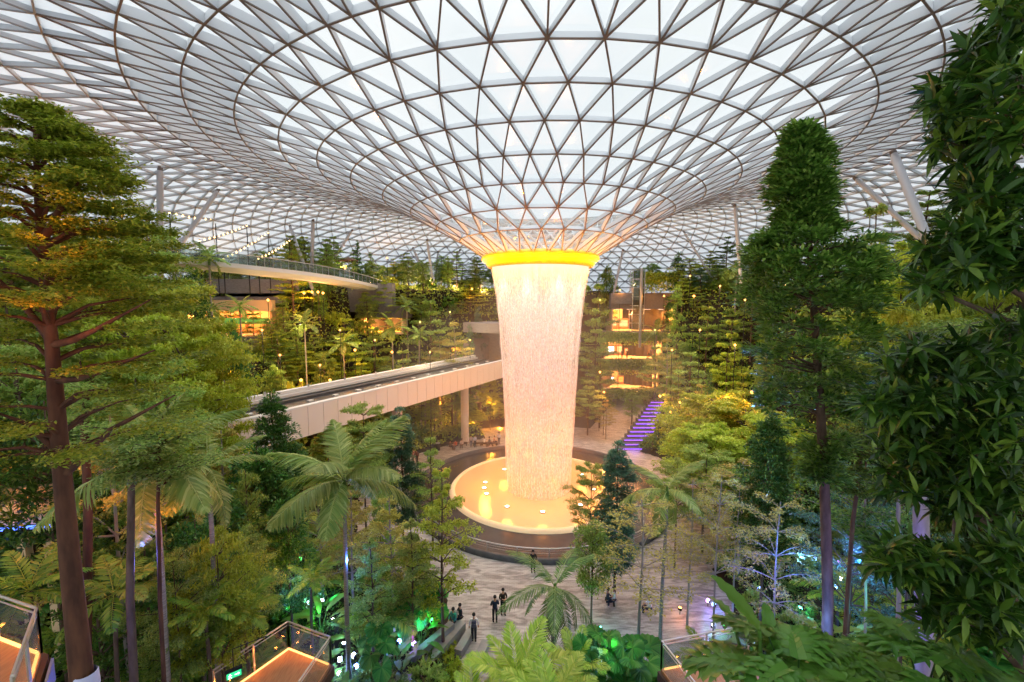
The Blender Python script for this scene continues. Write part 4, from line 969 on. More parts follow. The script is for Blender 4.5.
def frondmesh(name, ln, rise, droop, pairs, lw, ll, lmat, seed, vee=.35, hang=.3, stem=.12, sag=0, segs=1):
    """feather palm frond pointing along +x"""
    rng = np.random.default_rng(seed); lv = Leaves()
    ts = np.linspace(0, 1, 13)
    def pt(t): return np.array((ln * (t - .12 * droop * t * t), 0, ln * (rise * t - droop * t * t)))
    P = [pt(t) for t in ts]
    for i in range(12):      # midrib
        a, b = P[i], P[i + 1]; w = .028 * ln * .35 * (1 - ts[i] * .8)
        lv.poly([a + (0, -w, 0), a + (0, w, 0), b + (0, w * .85, 0), b + (0, -w * .85, 0)], [[0, 1, 2, 3]], .85)
        lv.poly([a + (0, -w, 0), a + (0, 0, -w * 1.4), b + (0, 0, -w * 1.2), b + (0, -w * .85, 0)], [[0, 1, 2, 3]], .85)
        lv.poly([a + (0, w, 0), a + (0, 0, -w * 1.4), b + (0, 0, -w * 1.2), b + (0, w * .85, 0)], [[0, 3, 2, 1]], .85)
    tt = stem + (1 - stem) * (np.arange(pairs) + .5) / pairs
    for s in (-1, 1):
        base = np.array([pt(t) for t in tt]); tan = np.array([pt(min(1, t + .01)) - pt(t - .01) for t in tt]); tan /= np.linalg.norm(tan, axis=1, keepdims=True)
        L_ = ll * ln * np.sin(pi * (0.12 + .86 * (tt - stem) / (1 - stem))) ** .7 * rng.uniform(.85, 1.1, pairs)
        side = np.array([0, s, 0.])[None]; nrm = np.cross(tan, side) * s * -1
        nrm = np.where(nrm[:, 2:3] < 0, -nrm, nrm)
        d = side * 1.0 + tan * (.55 + .5 * tt[:, None]) + nrm * vee - np.array([0, 0, hang])[None] + rng.normal(size=(pairs, 3)) * .06
        up = nrm + rng.normal(size=(pairs, 3)) * .15
        lv.blades(base, d, up, L_, lw * ln, rng, droop=.22 + sag, tint=np.clip(.5 + .2 * rng.normal(size=pairs), 0, 1))
    return lv.mesh(name, M[lmat])
def palm(name, seed, h, ln, nf, pairs=26, lmat='leaf_palm', elev=(75, -20), rise=.25, droop=.55, lw=.028, ll=.3, rad=.1, bark='palm_trunk', hang=.3, lean=.3, shaft=True, vee=.3, cat='palm', variants=3, fw=None, sag=0):
    rng = np.random.default_rng(seed); k = Kind(name, cat, h)
    tp = trunkpts(h, rng, .06, 7, lean * .3)
    if h > .4:
        m = MB(); m.tube(tp, [rad * 1.25, rad * 1.05, rad, rad * .95, rad * .9, rad * .85, rad * .8], 10)
        k.part('trunk', mbmesh(m, name + '_trunk', M[bark]))
    top = tp[-1]
    if shaft:
        m = MB(); m.tube([top - Vector((0, 0, .1)), top + Vector((0, 0, .35)), top + Vector((0, 0, .75))], [rad * .95, rad * 1.1, rad * .5], 10)
        k.part('crownshaft', mbmesh(m, name + '_crownshaft', M['leaf_soft']))
    fm = [frondmesh(name + '_frond', ln, rise, droop * (1 + .25 * (i - 1)), pairs, lw, ll, lmat, seed + i, vee, hang, sag=sag) for i in range(variants)]
    for i in range(nf):
        f = i / max(1, nf - 1); el = radians(elev[0] + (elev[1] - elev[0]) * f + rng.normal() * 5)
        az = i * 2.39996 + rng.normal() * .15; s = rng.uniform(.85, 1.08) * (.8 + .25 * sin(pi * (.25 + .7 * f)))
        k.part('frond', fm[i % variants], tuple(top + Vector((0, 0, .5 if shaft else 0))), (0, -el + radians(12), az), (s, s, s))
    return k
def fern(name, seed, ln, nf, lmat='leaf_fern', stemh=0):
    return palm(name, seed, max(stemh, .05), ln, nf, 16, lmat, (62, 4), .3, .5, .05, .26, .07, 'bark', .05, 0, False, .05, 'fern', 2)
def bush(name, seed, r, hh, n, leaf, asp, lmat, blades=False, up=.5, cat='shrub'):
    rng = np.random.default_rng(seed); lv = Leaves(); k = Kind(name, cat, hh)
    m = MB()
    for i in range(7):
        a = rng.random() * 6.28; q = Vector((cos(a) * r * .5, sin(a) * r * .5, hh * rng.uniform(.5, .85)))
        m.tube([Vector((0, 0, -.1)), q * .5 + Vector((0, 0, .1)), q], [.035, .025, .01], 5, 0, False)
    nc = max(8, n // 14)
    for i in range(nc):
        v = rvec(rng, 1)[0]; v[2] = abs(v[2]); rr_ = rng.random() ** .35 * (.8 + .4 * rng.random())
        c = np.array((v[0] * r * rr_, v[1] * r * rr_, .12 + v[2] * hh * rr_)); mm = 14
        d = rvec(rng, mm) + v[None] * .8 + np.array([0, 0, up])[None]
        b = c[None] + rng.normal(size=(mm, 3)) * .05
        upv = np.array([0, 0, 1.])[None] + rng.normal(size=(mm, 3)) * .4
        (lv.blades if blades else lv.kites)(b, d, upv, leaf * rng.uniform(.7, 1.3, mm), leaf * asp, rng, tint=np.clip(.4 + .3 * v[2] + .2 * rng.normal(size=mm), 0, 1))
    k.part('stem', mbmesh(m, name + '_stem', M['bark'])).part('foliage', lv.mesh(name + '_foliage', M[lmat])); return k
def fanleaf(name, R, lmat, seed, n=18, span=300, pleat=.05):
    rng = np.random.default_rng(seed); lv = Leaves()
    for i in range(n):
        a = radians(-span / 2 + span * i / n); b = radians(-span / 2 + span * (i + 1) / n); c = (a + b) / 2
        rr_ = R * rng.uniform(.93, 1.03)
        def q(an, r, dz): return (r * cos(an), r * sin(an), dz - .12 * r * r / R)
        v = [(0, 0, 0), q(a, rr_ * .5, 0), q(c, rr_ * .55, pleat * R), q(b, rr_ * .5, 0), q(a, rr_ * .97, 0), q(c, rr_, pleat * R * 1.3), q(b, rr_ * .97, 0)]
        lv.poly(v, [[0, 1, 2, 2], [0, 2, 3, 3], [1, 4, 5, 2], [2, 5, 6, 3]], float(np.clip(.5 + .3 * rng.normal(), 0, 1)))
    return lv.mesh(name, M[lmat])
def fixdeg(me):   # triangles were written as quads with a doubled corner
    import bmesh
    bm = bmesh.new(); bm.from_mesh(me); bmesh.ops.dissolve_degenerate(bm, dist=1e-6, edges=bm.edges); bm.to_mesh(me); bm.free(); return me
def fanpalm(name, seed, h, R, nf, pet, lmat='leaf_fan'):
    rng = np.random.default_rng(seed); k = Kind(name, 'palm', h)
    m = MB(); m.tube([(0, 0, 0), (0, 0, h * .5), (0, 0, h)], [.06, .05, .045], 8); k.part('trunk', mbmesh(m, name + '_trunk', M['bark']))
    fl_ = fanleaf(name + '_blade', R, lmat, seed)
    for i in range(nf):
        f = i / (nf - 1); az = i * 2.4; el = radians(75 - 75 * f)
        tip = Vector((cos(az) * cos(el), sin(az) * cos(el), sin(el))) * pet + Vector((0, 0, h))
        m = MB(); m.tube([(0, 0, h), Vector((0, 0, h)).lerp(tip, .5) + Vector((0, 0, .06)), tip], [.02, .015, .012], 5, 0, False); k.part('petiole', mbmesh(m, name + '_petiole', M['leaf_soft']))
        k.part('fan_leaf', fl_, tuple(tip), (0, -el * .5 + radians(25), az))
    return k
def lobedleaf(name, ln, lmat, seed, lobes=7):
    rng = np.random.default_rng(seed); lv = Leaves()
    def c(t): return np.array((ln * t, 0, ln * (.12 * t - .38 * t * t)))
    W = .04
    for i in range(8):
        a, b = c(i / 8), c((i + 1) / 8); w = ln * (.12 - .010 * i)
        lv.poly([a + (0, -w, w * .3), a, b, b + (0, -w * .9, w * .3)], [[0, 1, 2, 3]], .6); lv.poly([a, a + (0, w, w * .3), b + (0, w * .9, w * .3), b], [[0, 1, 2, 3]], .55)
    tt = np.linspace(.03, .97, lobes)
    for s in (-1, 1):
        base = np.array([c(t) for t in tt]); ll_ = ln * .62 * np.sin(pi * (.22 + .68 * tt)) * rng.uniform(.9, 1.1, lobes)
        d = np.stack([.25 + .9 * tt, np.full(lobes, s * 1.), .15 - .2 * tt], 1)
        up = np.tile(np.array([0, 0, 1.]), (lobes, 1))
        lv.blades(base, d, up, ll_, ln * .2, rng, droop=.28, tint=np.clip(.5 + .15 * rng.normal(size=lobes), 0, 1))
        # secondary fingers on the lobes
        for j in (-1, 1):
            dn = d / np.linalg.norm(d, axis=1, keepdims=True)
            b2 = base + dn * ll_[:, None] * .45; d2 = dn + np.stack([np.full(lobes, j * .9), np.zeros(lobes), np.full(lobes, -.15)], 1)
            lv.blades(b2, d2, up, ll_ * .5, ln * .1, rng, droop=.25, tint=np.clip(.5 + .15 * rng.normal(size=lobes), 0, 1))
    return lv.mesh(name, M[lmat])
def philodendron(name, seed, ln, nl, pet, lmat='leaf_phil', elev=(80, 20)):
    rng = np.random.default_rng(seed); k = Kind(name, 'plant', 1)
    me = [lobedleaf(name + '_blade', ln * s, lmat, seed + i) for i, s in enumerate((1, .85))]
    for i in range(nl):
        f = i / (nl - 1); az = i * 2.4 + rng.normal() * .2; el = radians(elev[0] + (elev[1] - elev[0]) * f)
        tip = Vector((cos(az) * cos(el), sin(az) * cos(el), sin(el))) * pet * rng.uniform(.8, 1.15)
        m = MB(); m.tube([(0, 0, 0), tip * .5 + Vector((0, 0, .08)), tip], [.022, .018, .012], 6, 0, False); k.part('petiole', mbmesh(m, name + '_petiole', M['leaf_phil']))
        k.part('leaf', me[i % 2], tuple(tip), (rng.normal() * .15, -el * .25 + radians(18), az))
    return k
def paddleleaf(name, ln, wd, lmat, seed, droop=.4):
    rng = np.random.default_rng(seed); lv = Leaves(); n = 10; vs = []
    for i in range(n + 1):
        t = i / n; w = wd * .5 * sin(pi * min(1, .04 + t * .93)) ** .65; c = np.array((ln * t, 0, ln * (.15 * t - droop * t * t)))
        for j in (-1, -.5, 0, .5, 1): vs.append(c + np.array((0, w * j, abs(j) * w * .28 + .012 * ((i % 2) * 2 - 1) * abs(j))))
    q = [[i * 5 + j, i * 5 + j + 1, (i + 1) * 5 + j + 1, (i + 1) * 5 + j] for i in range(n) for j in range(4)]
    lv.poly(vs, q, .55); return lv.mesh(name, M[lmat])
def paddleplant(name, seed, ln, wd, nl, pet, lmat, elev=(82, 25)):
    rng = np.random.default_rng(seed); k = Kind(name, 'plant', 1)
    me = [paddleleaf(name + '_blade', ln * s, wd * s, lmat, seed + i, .3 + .15 * i) for i, s in enumerate((1, .85, .9))]
    for i in range(nl):
        f = i / (nl - 1); az = i * 2.4 + rng.normal() * .2; el = radians(elev[0] + (elev[1] - elev[0]) * f)
        tip = Vector((cos(az) * cos(el), sin(az) * cos(el), sin(el))) * pet * rng.uniform(.75, 1.15)
        m = MB(); m.tube([(0, 0, 0), tip * .5 + Vector((0, 0, .05)), tip], [.025, .02, .014], 6, 0, False); k.part('petiole', mbmesh(m, name + '_petiole', M['leaf_soft']))
        k.part('leaf', me[i % 3], tuple(tip), (rng.normal() * .2, -el * .55 + radians(5), az))
    return k

# ---- the kinds
K = {}
K['lay_a'] = layered('layered_tree', 11, 9, 2.6, .3, 8, 5, 24, .19, 'leaf_layer')
K['lay_b'] = layered('layered_tree', 12, 9, 2.3, .35, 7, 5, 24, .19, 'leaf_soft')
K['lay_o'] = layered('layered_tree', 13, 9, 2.6, .4, 7, 5, 26, .16, 'leaf_olive', 'bark_grey')
K['lay_g'] = layered('layered_tree', 15, 9, 2.4, .3, 8, 5, 24, .19, 'leaf_under')
K['umb'] = layered('spreading_tree', 14, 6, 3.4, .5, 5, 8, 40, .17, 'leaf_layer', 'bark', .12, 1.0, .05, 12, .8)
K['umb_s'] = layered('spreading_tree', 16, 8, 3.2, .5, 5, 8, 40, .14, 'leaf_soft', 'bark', .11, .9, .05, 12, .8)
K['cone'] = clumpy('conical_tree', 21, 8, prof((0, .3), (.15, 1.5), (.5, 1.25), (.8, .75), (1, .1)), 120, .5, 46, .22, .45, 'leaf_dark')
K['cone_b'] = clumpy('conical_tree', 22, 8, prof((0, .3), (.15, 1.2), (.5, 1.1), (.8, .7), (1, .1)), 110, .48, 46, .2, .45, 'leaf_blue')
K['cone_c'] = clumpy('columnar_tree', 23, 9, prof((0, .4), (.1, 1.1), (.6, 1.0), (.85, .65), (1, .1)), 120, .5, 46, .2, .45, 'leaf_soft')
K['round'] = clumpy('round_crowned_tree', 24, 7, prof((.3, .6), (.5, 1.7), (.75, 2.0), (.92, 1.3), (1, .4)), 120, .62, 50, .26, .42, 'leaf_soft', base=.38)
K['round_b'] = clumpy('broadleaf_tree', 25, 8, prof((.2, .6), (.4, 1.6), (.7, 1.8), (.92, 1.2), (1, .3)), 130, .6, 44, .26, .4, 'leaf_dark', base=.3)
K['round_c'] = clumpy('broadleaf_tree', 26, 8, prof((.2, .6), (.4, 1.5), (.7, 1.7), (.92, 1.2), (1, .3)), 130, .55, 50, .22, .4, 'leaf_soft', base=.3)
PALMH = (3, 5, 8, 12)
for hh in PALMH:
    K['palm_s%d' % hh] = palm('feather_palm', 31 + hh, hh, 2.3, 12, 16, lmat='leaf_palm', lw=.07, ll=.3)
    K['palm_d%d' % hh] = palm('feather_palm', 52 + hh, hh, 1.9, 11, 16, lmat='leaf_soft', lw=.07, ll=.3)
K['palm_s'] = K['palm_s3']; K['palm_d'] = K['palm_d3']
K['fern'] = fern('fern', 41, 1.3, 11)
K['fern_d'] = fern('fern', 42, 1.2, 10, 'leaf_under')
K['tree_fern'] = fern('tree_fern', 43, 1.7, 12, 'leaf_fern', 1.6)
K['bush_u'] = bush('leafy_shrub', 51, 1.0, 1.1, 700, .28, .4, 'leaf_under')
K['bush_s'] = bush('leafy_shrub', 52, .9, 1.2, 700, .24, .4, 'leaf_soft')
K['bush_y'] = bush('leafy_shrub', 53, .9, 1.0, 700, .22, .4, 'leaf_layer')
K['bush_d'] = bush('leafy_shrub', 54, 1.0, 1.3, 700, .3, .4, 'leaf_dark')
K['paddle'] = paddleplant('broad_leaved_plant', 61, 1.1, .34, 10, .8, 'leaf_soft')
K['paddle_d'] = paddleplant('broad_leaved_plant', 62, 1.0, .3, 10, .7, 'leaf_under')
K['fan'] = fanpalm('fan_palm', 71, 1.0, .75, 11, 1.0, 'leaf_fan')
K['phil'] = philodendron('split_leaf_philodendron', 81, .95, 11, .9)
K['areca'] = palm('clump_palm', 33, .3, 2.3, 16, 26, lmat='leaf_areca', elev=(82, 25), rise=.2, droop=.45, lw=.035, ll=.26, hang=.1, shaft=False, lean=0, vee=.25)

K['wisp'] = layered('wispy_tree', 17, 9, 2.4, .5, 5, 5, 11, .13, 'leaf_olive', 'bark_grey', .09, .8, .06, 11, .8, twigtube=True)

K['umb_l'] = layered('spreading_tree', 18, 6, 3.4, .5, 5, 8, 40, .17, 'leaf_bright', 'bark', .12, 1.0, .05, 12, .8)
K['umb_b'] = layered('spreading_tree', 19, 8, 3.2, .45, 5, 7, 22, .13, 'leaf_blue', 'bark', .11, .9, .05, 12, .8, twigtube=True)  # bluish leaf colour stands in for part of the blue light

K['cone_t'] = clumpy('conical_tree', 27, 14, prof((0, .2), (.3, .5), (.45, 1.7), (.6, 2.0), (.78, 1.5), (.92, .8), (1, .15)), 300, .62, 60, .24, .45, 'leaf_dark', base=.3)
K['cone_u'] = clumpy('conical_tree', 28, 14, prof((0, .2), (.2, .5), (.35, 1.5), (.55, 1.7), (.68, 1.1), (.8, 1.35), (.92, .8), (1, .15)), 300, .55, 60, .22, .45, 'leaf_blue', base=.2)
# ================================================================== PLACING THE FOREST
REG = {}
RID = [0]
def reg(o, kindword, region, px):
    RID[0] += 1
    if VIS is not None:
        if RID[0] not in VIS:            # wholly hidden behind other plants: left out
            for c in [c for c in o.children] + [o]: bpy.data.objects.remove(c)
            return
        px = VIS[RID[0]]
    o['rid'] = RID[0]
    """several of one kind in one region get labels that count them off from left to right"""
    REG.setdefault((kindword, region), []).append((px, o))
KW = {'lay_a': 'yellow-green layered tree', 'lay_b': 'soft green layered tree', 'lay_o': 'olive layered tree', 'lay_g': 'deep green layered tree',
      'umb': 'yellow-green spreading tree', 'umb_s': 'soft green spreading tree', 'umb_l': 'bright lime spreading tree', 'umb_b': 'blue-lit spreading tree', 'cone': 'dark green conical tree', 'cone_b': 'blue-green conical tree', 'cone_c': 'tall columnar green tree',
      'round': 'round dark-crowned tree', 'round_b': 'glossy dark broadleaf tree', 'round_c': 'soft green broadleaf tree', 'palm_s': 'feather palm', 'palm_d': 'small drooping palm',
      'fern': 'yellow-green fern', 'fern_d': 'dark fern', 'tree_fern': 'tree fern', 'bush_u': 'dark leafy shrub', 'bush_s': 'soft green shrub', 'bush_y': 'yellowish shrub', 'bush_d': 'glossy shrub',
      'paddle': 'broad-leaved plant', 'paddle_d': 'dark broad-leaved plant', 'fan': 'fan palm', 'wisp': 'wispy tree', 'phil': 'split-leaf philodendron', 'areca': 'yellow-green clump palm'}
def tree(kind, px, top, Y, wpx=None, region=None, label=None, base=None, rz=None, group=None):
    x = x_at(px, Y, 12); zb = H(x, Y) if base is None else base; x = x_at(px, Y, (z_at(top, Y) + zb) / 2)
    zb = H(x, Y) if base is None else base
    zt = z_at(top, Y)
    if kind in ('palm_s', 'palm_d'): kk = kind + str(min(PALMH, key=lambda q_: abs(q_ + 1.2 - (zt - zb)))); k = K[kk]
    else: k = K[kind]
    sz = max(.15, (zt - zb) / (k.h + (1.2 if kind[:4] == 'palm' else 0))); 
    sx = sz if wpx is None else None
    if wpx is not None:
        me = k.parts[-1][1] if k.parts[-1][0] == 'foliage' else None
        R0 = {'lay_a': 2.6, 'lay_b': 2.3, 'lay_o': 2.6, 'lay_g': 2.4, 'wisp': 2.4, 'umb': 3.4, 'umb_s': 3.2, 'umb_l': 3.4, 'umb_b': 3.2, 'cone': 1.7, 'cone_t': 2.3, 'cone_u': 2.0, 'cone_b': 1.5, 'cone_c': 1.35, 'round': 2.3, 'round_b': 2.1, 'round_c': 2.0}.get(kind, 2.2)
        sx = wpx / FPX * Y / R0
    o = place(k, (x, Y, zb - .05), TRNG.uniform(0, 6.28) if rz is None else rz, (sx, sx, sz), label, group)
    if label is None: reg(o, KW[kind], region, px)
    return o
TRNG = random.Random(99)
# ---- left slope behind the bridge: hand-placed ones first (kind, px, top row, distance, half width in px)
RL = 'on the slope behind the bridge'
for kind, px, top, Y, wp in [
    ('cone_c', 284, 300, 57, 12), ('lay_a', 272, 326, 54, 16), ('cone_c', 297, 328, 55, 10), ('lay_b', 286, 350, 53, 14), ('lay_a', 318, 300, 66, 18), ('palm_s', 306, 318, 54, None),
    ('cone_c', 292, 287, 62, 12), ('cone_c', 268, 318, 58, 10), ('cone_c', 310, 316, 64, 12), ('lay_a', 345, 318, 60, 24), ('lay_b', 374, 328, 64, 20),
    ('palm_s', 408, 302, 70, None), ('palm_s', 394, 322, 64, None), ('lay_b', 432, 300, 70, 26), ('lay_o', 455, 322, 66, 24), ('lay_b', 404, 350, 62, 22),
    ('round', 398, 264, 88, 12), ('round', 418, 262, 86, 14), ('round', 385, 266, 84, 9), ('round', 444, 263, 90, 12), ('lay_g', 462, 265, 88, 18), ('lay_a', 470, 284, 80, 20),
    ('cone_b', 478, 308, 74, 9), ('cone_b', 470, 326, 70, 9), ('lay_o', 440, 340, 66, 26), ('palm_d', 420, 330, 66, None), ('lay_b', 480, 276, 84, 18), ('round', 492, 268, 92, 10),
    ('palm_s', 344, 338, 58, None), ('lay_a', 300, 345, 56, 26), ('round_c', 325, 352, 56, 16), ('lay_a', 362, 362, 57, 24), ('palm_d', 275, 352, 54, None), ('cone_c', 250, 340, 56, 9),
    ('round_c', 395, 374, 60, 15), ('lay_o', 425, 365, 63, 20), ('lay_b', 452, 368, 64, 18), ('round', 277, 366, 50, 14), ('bush_y', 300, 385, 50, None)]:
    tree(kind, px, top, Y, wp, RL)
# planting on the canopy terrace at left
RT = 'on the high terrace under the roof at left'
for kind, px, top, Y, wp in [('round', 222, 262, 70, 12), ('round', 240, 264, 72, 10), ('round', 262, 262, 72, 10), ('round', 300, 237, 74, 14), ('round', 330, 262, 78, 11), ('cone', 358, 240, 78, 5), ('palm_s', 340, 262, 76, None), ('round', 372, 262, 80, 12), ('palm_d', 354, 262, 74, None),
    ('round_b', 205, 252, 56, 14), ('palm_d', 196, 262, 44, None)]:
    tree(kind, px, top, Y, wp, RT, base=21.6)
# left middle: palms before the shops
RM = 'in front of the lit shops at left'
for kind, px, top, Y, wp in [('palm_s', 213, 302, 46, None), ('palm_d', 242, 300, 46, None), ('palm_d', 212, 250, 44, None), ('round_b', 234, 322, 42, 20), ('palm_d', 225, 340, 40, None), ('cone_c', 178, 232, 46, 9), ('round_b', 196, 268, 42, 18)]:
    tree(kind, px, top, Y, wp, RM)
# behind and right of the waterfall
RB = 'behind or just right of the waterfall'
for kind, px, top, Y, wp in [('round', 606, 268, 90, 12), ('lay_b', 598, 284, 76, 20), ('lay_b', 596, 318, 72, 18), ('lay_g', 600, 352, 68, 18), ('lay_b', 588, 380, 64, 18), ('lay_o', 606, 400, 62, 13), ('round', 652, 264, 92, 12), ('round', 636, 270, 92, 8),
    ('lay_g', 520, 266, 92, 18), ('lay_b', 560, 268, 90, 20), ('lay_b', 540, 290, 82, 20), ('lay_o', 570, 300, 80, 18), ('palm_s', 655, 326, 78, None), ('round_c', 632, 392, 70, 10), ('lay_g', 520, 320, 80, 20), ('lay_b', 575, 340, 78, 20)]:
    tree(kind, px, top, Y, wp, RB)
RR = 'on the slope left of the tall dark tree'
for kind, px, top, Y, wp in [('cone', 678, 252, 78, 15), ('lay_a', 690, 258, 76, 22), ('cone_c', 676, 288, 66, 12), ('cone_b', 701, 268, 72, 11), ('cone_c', 718, 268, 72, 14), ('cone_c', 733, 276, 68, 12), ('palm_s', 736, 264, 66, None),
    ('lay_b', 706, 306, 62, 22), ('lay_b', 752, 280, 60, 18), ('lay_a', 730, 320, 56, 22), ('lay_o', 666, 338, 62, 22), ('lay_b', 690, 352, 58, 24), ('lay_a', 726, 352, 54, 24), ('lay_b', 678, 372, 56, 18), ('lay_o', 700, 384, 52, 22),
    ('cone', 708, 372, 50, 8), ('lay_a', 742, 372, 48, 22), ('lay_b', 655, 346, 68, 16), ('round_c', 764, 330, 48, 14)]:
    tree(kind, px, top, Y, wp, RR)
RS = 'in the bright canopy mass right of the pool'
for kind, px, top, Y, wp in [('umb', 712, 398, 44, 52), ('umb', 742, 410, 40, 60), ('umb', 702, 428, 38, 36), ('umb', 716, 436, 36, 56), ('umb_s', 704, 452, 33, 44), ('umb', 770, 424, 34, 48), ('wisp', 740, 462, 29, 50), ('umb_s', 676, 466, 31, 30)]:
    tree(kind, px, top, Y, wp, RS)
# right of the tall dark tree
RQ = 'on the slope right of the tall dark tree'
for kind, px, top, Y, wp in [('lay_b', 868, 205, 40, 34), ('lay_a', 900, 240, 34, 40), ('umb', 890, 262, 30, 52), ('lay_a', 945, 220, 32, 44), ('umb_s', 930, 285, 28, 48), ('umb', 905, 320, 26, 50), ('lay_b', 850, 240, 38, 22), ('umb_s', 960, 330, 24, 54),
    ('lay_b', 925, 190, 44, 34), ('umb', 985, 280, 28, 44), ('lay_b', 870, 300, 34, 36), ('umb_s', 880, 360, 24, 46)]:
    tree(kind, px, top, Y, wp, RQ)
# left foreground mass
RLF = 'behind the big near tree at left'
for kind, px, top, Y, wp in [('umb', 95, 255, 26, 64), ('umb_s', 150, 235, 30, 44), ('umb_s', 120, 210, 34, 46), ('lay_b', 60, 260, 24, 60), ('lay_a', 20, 300, 22, 70), ('umb', 180, 300, 27, 60), ('umb_l', 212, 335, 30, 44), ('umb', 140, 330, 22, 62), ('lay_b', 90, 350, 20, 60),
    ('umb_s', 30, 350, 18, 70), ('umb_l', 190, 348, 25, 52), ('lay_b', 10, 240, 30, 60), ('round_b', 55, 400, 17, 50), ('umb_s', 165, 372, 19, 50), ('lay_o', 120, 395, 16, 56)]:
    tree(kind, px, top, Y, wp, RLF)
RLG = 'in the middle forest left of the big palm'
for kind, px, top, Y, wp in [('round_b', 222, 488, 20, 34), ('round_b', 262, 446, 24, 32), ('lay_o', 225, 430, 24, 46), ('umb', 205, 420, 26, 44), ('round_b', 200, 520, 17, 40), ('umb', 222, 548, 15, 42), ('umb_s', 240, 540, 18, 40), ('round_c', 250, 470, 21, 26), ('round_b', 290, 500, 22, 26), ('umb_s', 180, 560, 14, 40), ('lay_g', 150, 520, 17, 44), ('lay_g', 100, 500, 15, 46)]:
    tree(kind, px, top, Y, wp, RLG)
RC = 'between the big palm and the pool'
for kind, px, top, Y, wp in [('umb_s', 365, 410, 31, 36), ('lay_o', 392, 496, 23, 38), ('lay_o', 352, 490, 24, 34), ('lay_o', 320, 470, 26, 34), ('lay_b', 412, 520, 22, 26), ('lay_b', 372, 540, 21, 28), ('round', 380, 490, 27, 14)]:
    tree(kind, px, top, Y, wp, RC)
for kind, px, top, Y, wp, lb in [('umb', 490, 384, 67, 12, 'tall yellow-lit tree beyond the bridge pier, nearest the falling water'), ('palm_s', 461, 400, 66, None, 'yellow-lit palm just right of the bridge pier in the lounge'), ('umb', 475, 412, 65, 12, 'low yellow-lit tree between the palm and the tall one in the lounge'), ('umb', 426, 408, 63, 13, 'yellow-lit tree just left of the bridge pier beyond the paving'), ('umb_s', 500, 405, 70, 12, 'tree half hidden by the left edge of the falling water under the bridge')]:
    tree(kind, px, top, Y, wp, label=lb)
# named single trees
tree('cone_t', 276, 392, 27, 29, label='dark rounded conical tree standing before the track at the left end of the bridge')
tree('round_b', 268, 455, 24, 36, label='bushy dark tree below the dark conical one at the left end of the bridge')
tree('cone_u', 402, 408, 33, 21, label='dark blue-green conical tree standing in front of the bridge pier')
tree('lay_b', 432, 437, 33, 22, label='small green layered tree just right of the dark one by the bridge pier')
tree('lay_a', 442, 468, 23, 36, label='light green layered tree whose fronded branches reach over the left edge of the pool')
tree('cone_u', 616, 442, 27.5, 25, label='dark crowned slender tree in front of the right edge of the pool')
tree('umb_s', 590, 468, 29, 26, label='fine green tree spreading left over the pool behind the dark slender tree')
tree('wisp', 640, 500, 22, 58, label='wide olive tree with fine bare twigs in front of the dark slender tree')
tree('round', 592, 520, 25, 22, label='round dark tree crown below the right edge of the pool')
tree('wisp', 775, 500, 19, 46, label='pale twiggy tree low in front of the tall dark tree trunk')
tree('cone_t', 765, 412, 24, 32, label='dark leafy tree just left of the tall dark tree trunk, low down')
for px, top, Y, wp, lb in [(690, 480, 25, 34, 'slim trunked olive tree over the right paving, left of its neighbour'), (716, 474, 22, 38, 'slim trunked olive tree over the right paving, right of its neighbour'), (735, 482, 24, 30, 'third slim olive tree over the right paving, nearest the dark tree'), (850, 470, 18, 52, 'blue-lit fine tree right of the tall dark trunk'), (905, 470, 17, 50, 'blue-lit fine tree near the right edge behind big leaves')]:
    tree('wisp' if px < 800 else 'umb_b', px, top, Y, wp, label=lb)

# ---- big palm and other near palms
def put_palm(k, px, py, Y, label, base=None, rz=0, frond=None):
    """py is the row of the crown"""
    zc = z_at(py, Y); x = x_at(px, Y, zc); zb = H(x, Y) if base is None else base
    k.parts  # the kind was built for this height
    return place(k, (x, Y, zb), rz, 1, label)
def palm_at(name, seed, px, py, Y, ln, nf, label, **kw):
    zc = z_at(py, Y); x = x_at(px, Y, zc); zb = H(x, Y)
    k = palm(name, seed, max(.5, zc - zb - .4), ln, nf, **kw); return place(k, (x, Y, zb), kw.get('rz', 0), 1, label)
palm_at('feather_palm', 301, 342, 482, 20, 3.9, 12, 'large palm with broad arching fronds and a pale thin trunk, left of the pool', pairs=64, lmat='leaf_palm', elev=(84, -6), rise=.2, droop=.5, lw=.028, ll=.3, rad=.11, lean=.2, hang=.5, sag=.15)
palm_at('feather_palm', 302, 150, 462, 13, 3.0, 11, 'palm with long arching fronds among the left trees below the track', pairs=40, lmat='leaf_palm', elev=(80, -25), rise=.2, droop=.55, lw=.028, ll=.28, rad=.1, hang=.6, sag=.15)
palm_at('feather_palm', 303, 553, 590, 21, 3.1, 13, 'slim palm with drooping dark fronds on the paving in front of the pool', pairs=44, lmat='leaf_palm_dark', elev=(78, -60), rise=.2, droop=.7, lw=.018, ll=.26, rad=.11, hang=.5)
palm_at('feather_palm', 304, 665, 492, 24, 2.9, 9, 'palm half hidden under the olive trees right of the pool', pairs=30, lmat='leaf_palm', elev=(70, -40), rise=.2, droop=.6, lw=.03, ll=.28, rad=.1, hang=.5)
palm_at('feather_palm', 305, 205, 470, 15, 2.4, 9, 'lower palm with hanging fronds right of the long arching one', pairs=30, lmat='leaf_palm', elev=(60, -50), rise=.2, droop=.6, lw=.03, ll=.28, rad=.09, hang=.6)
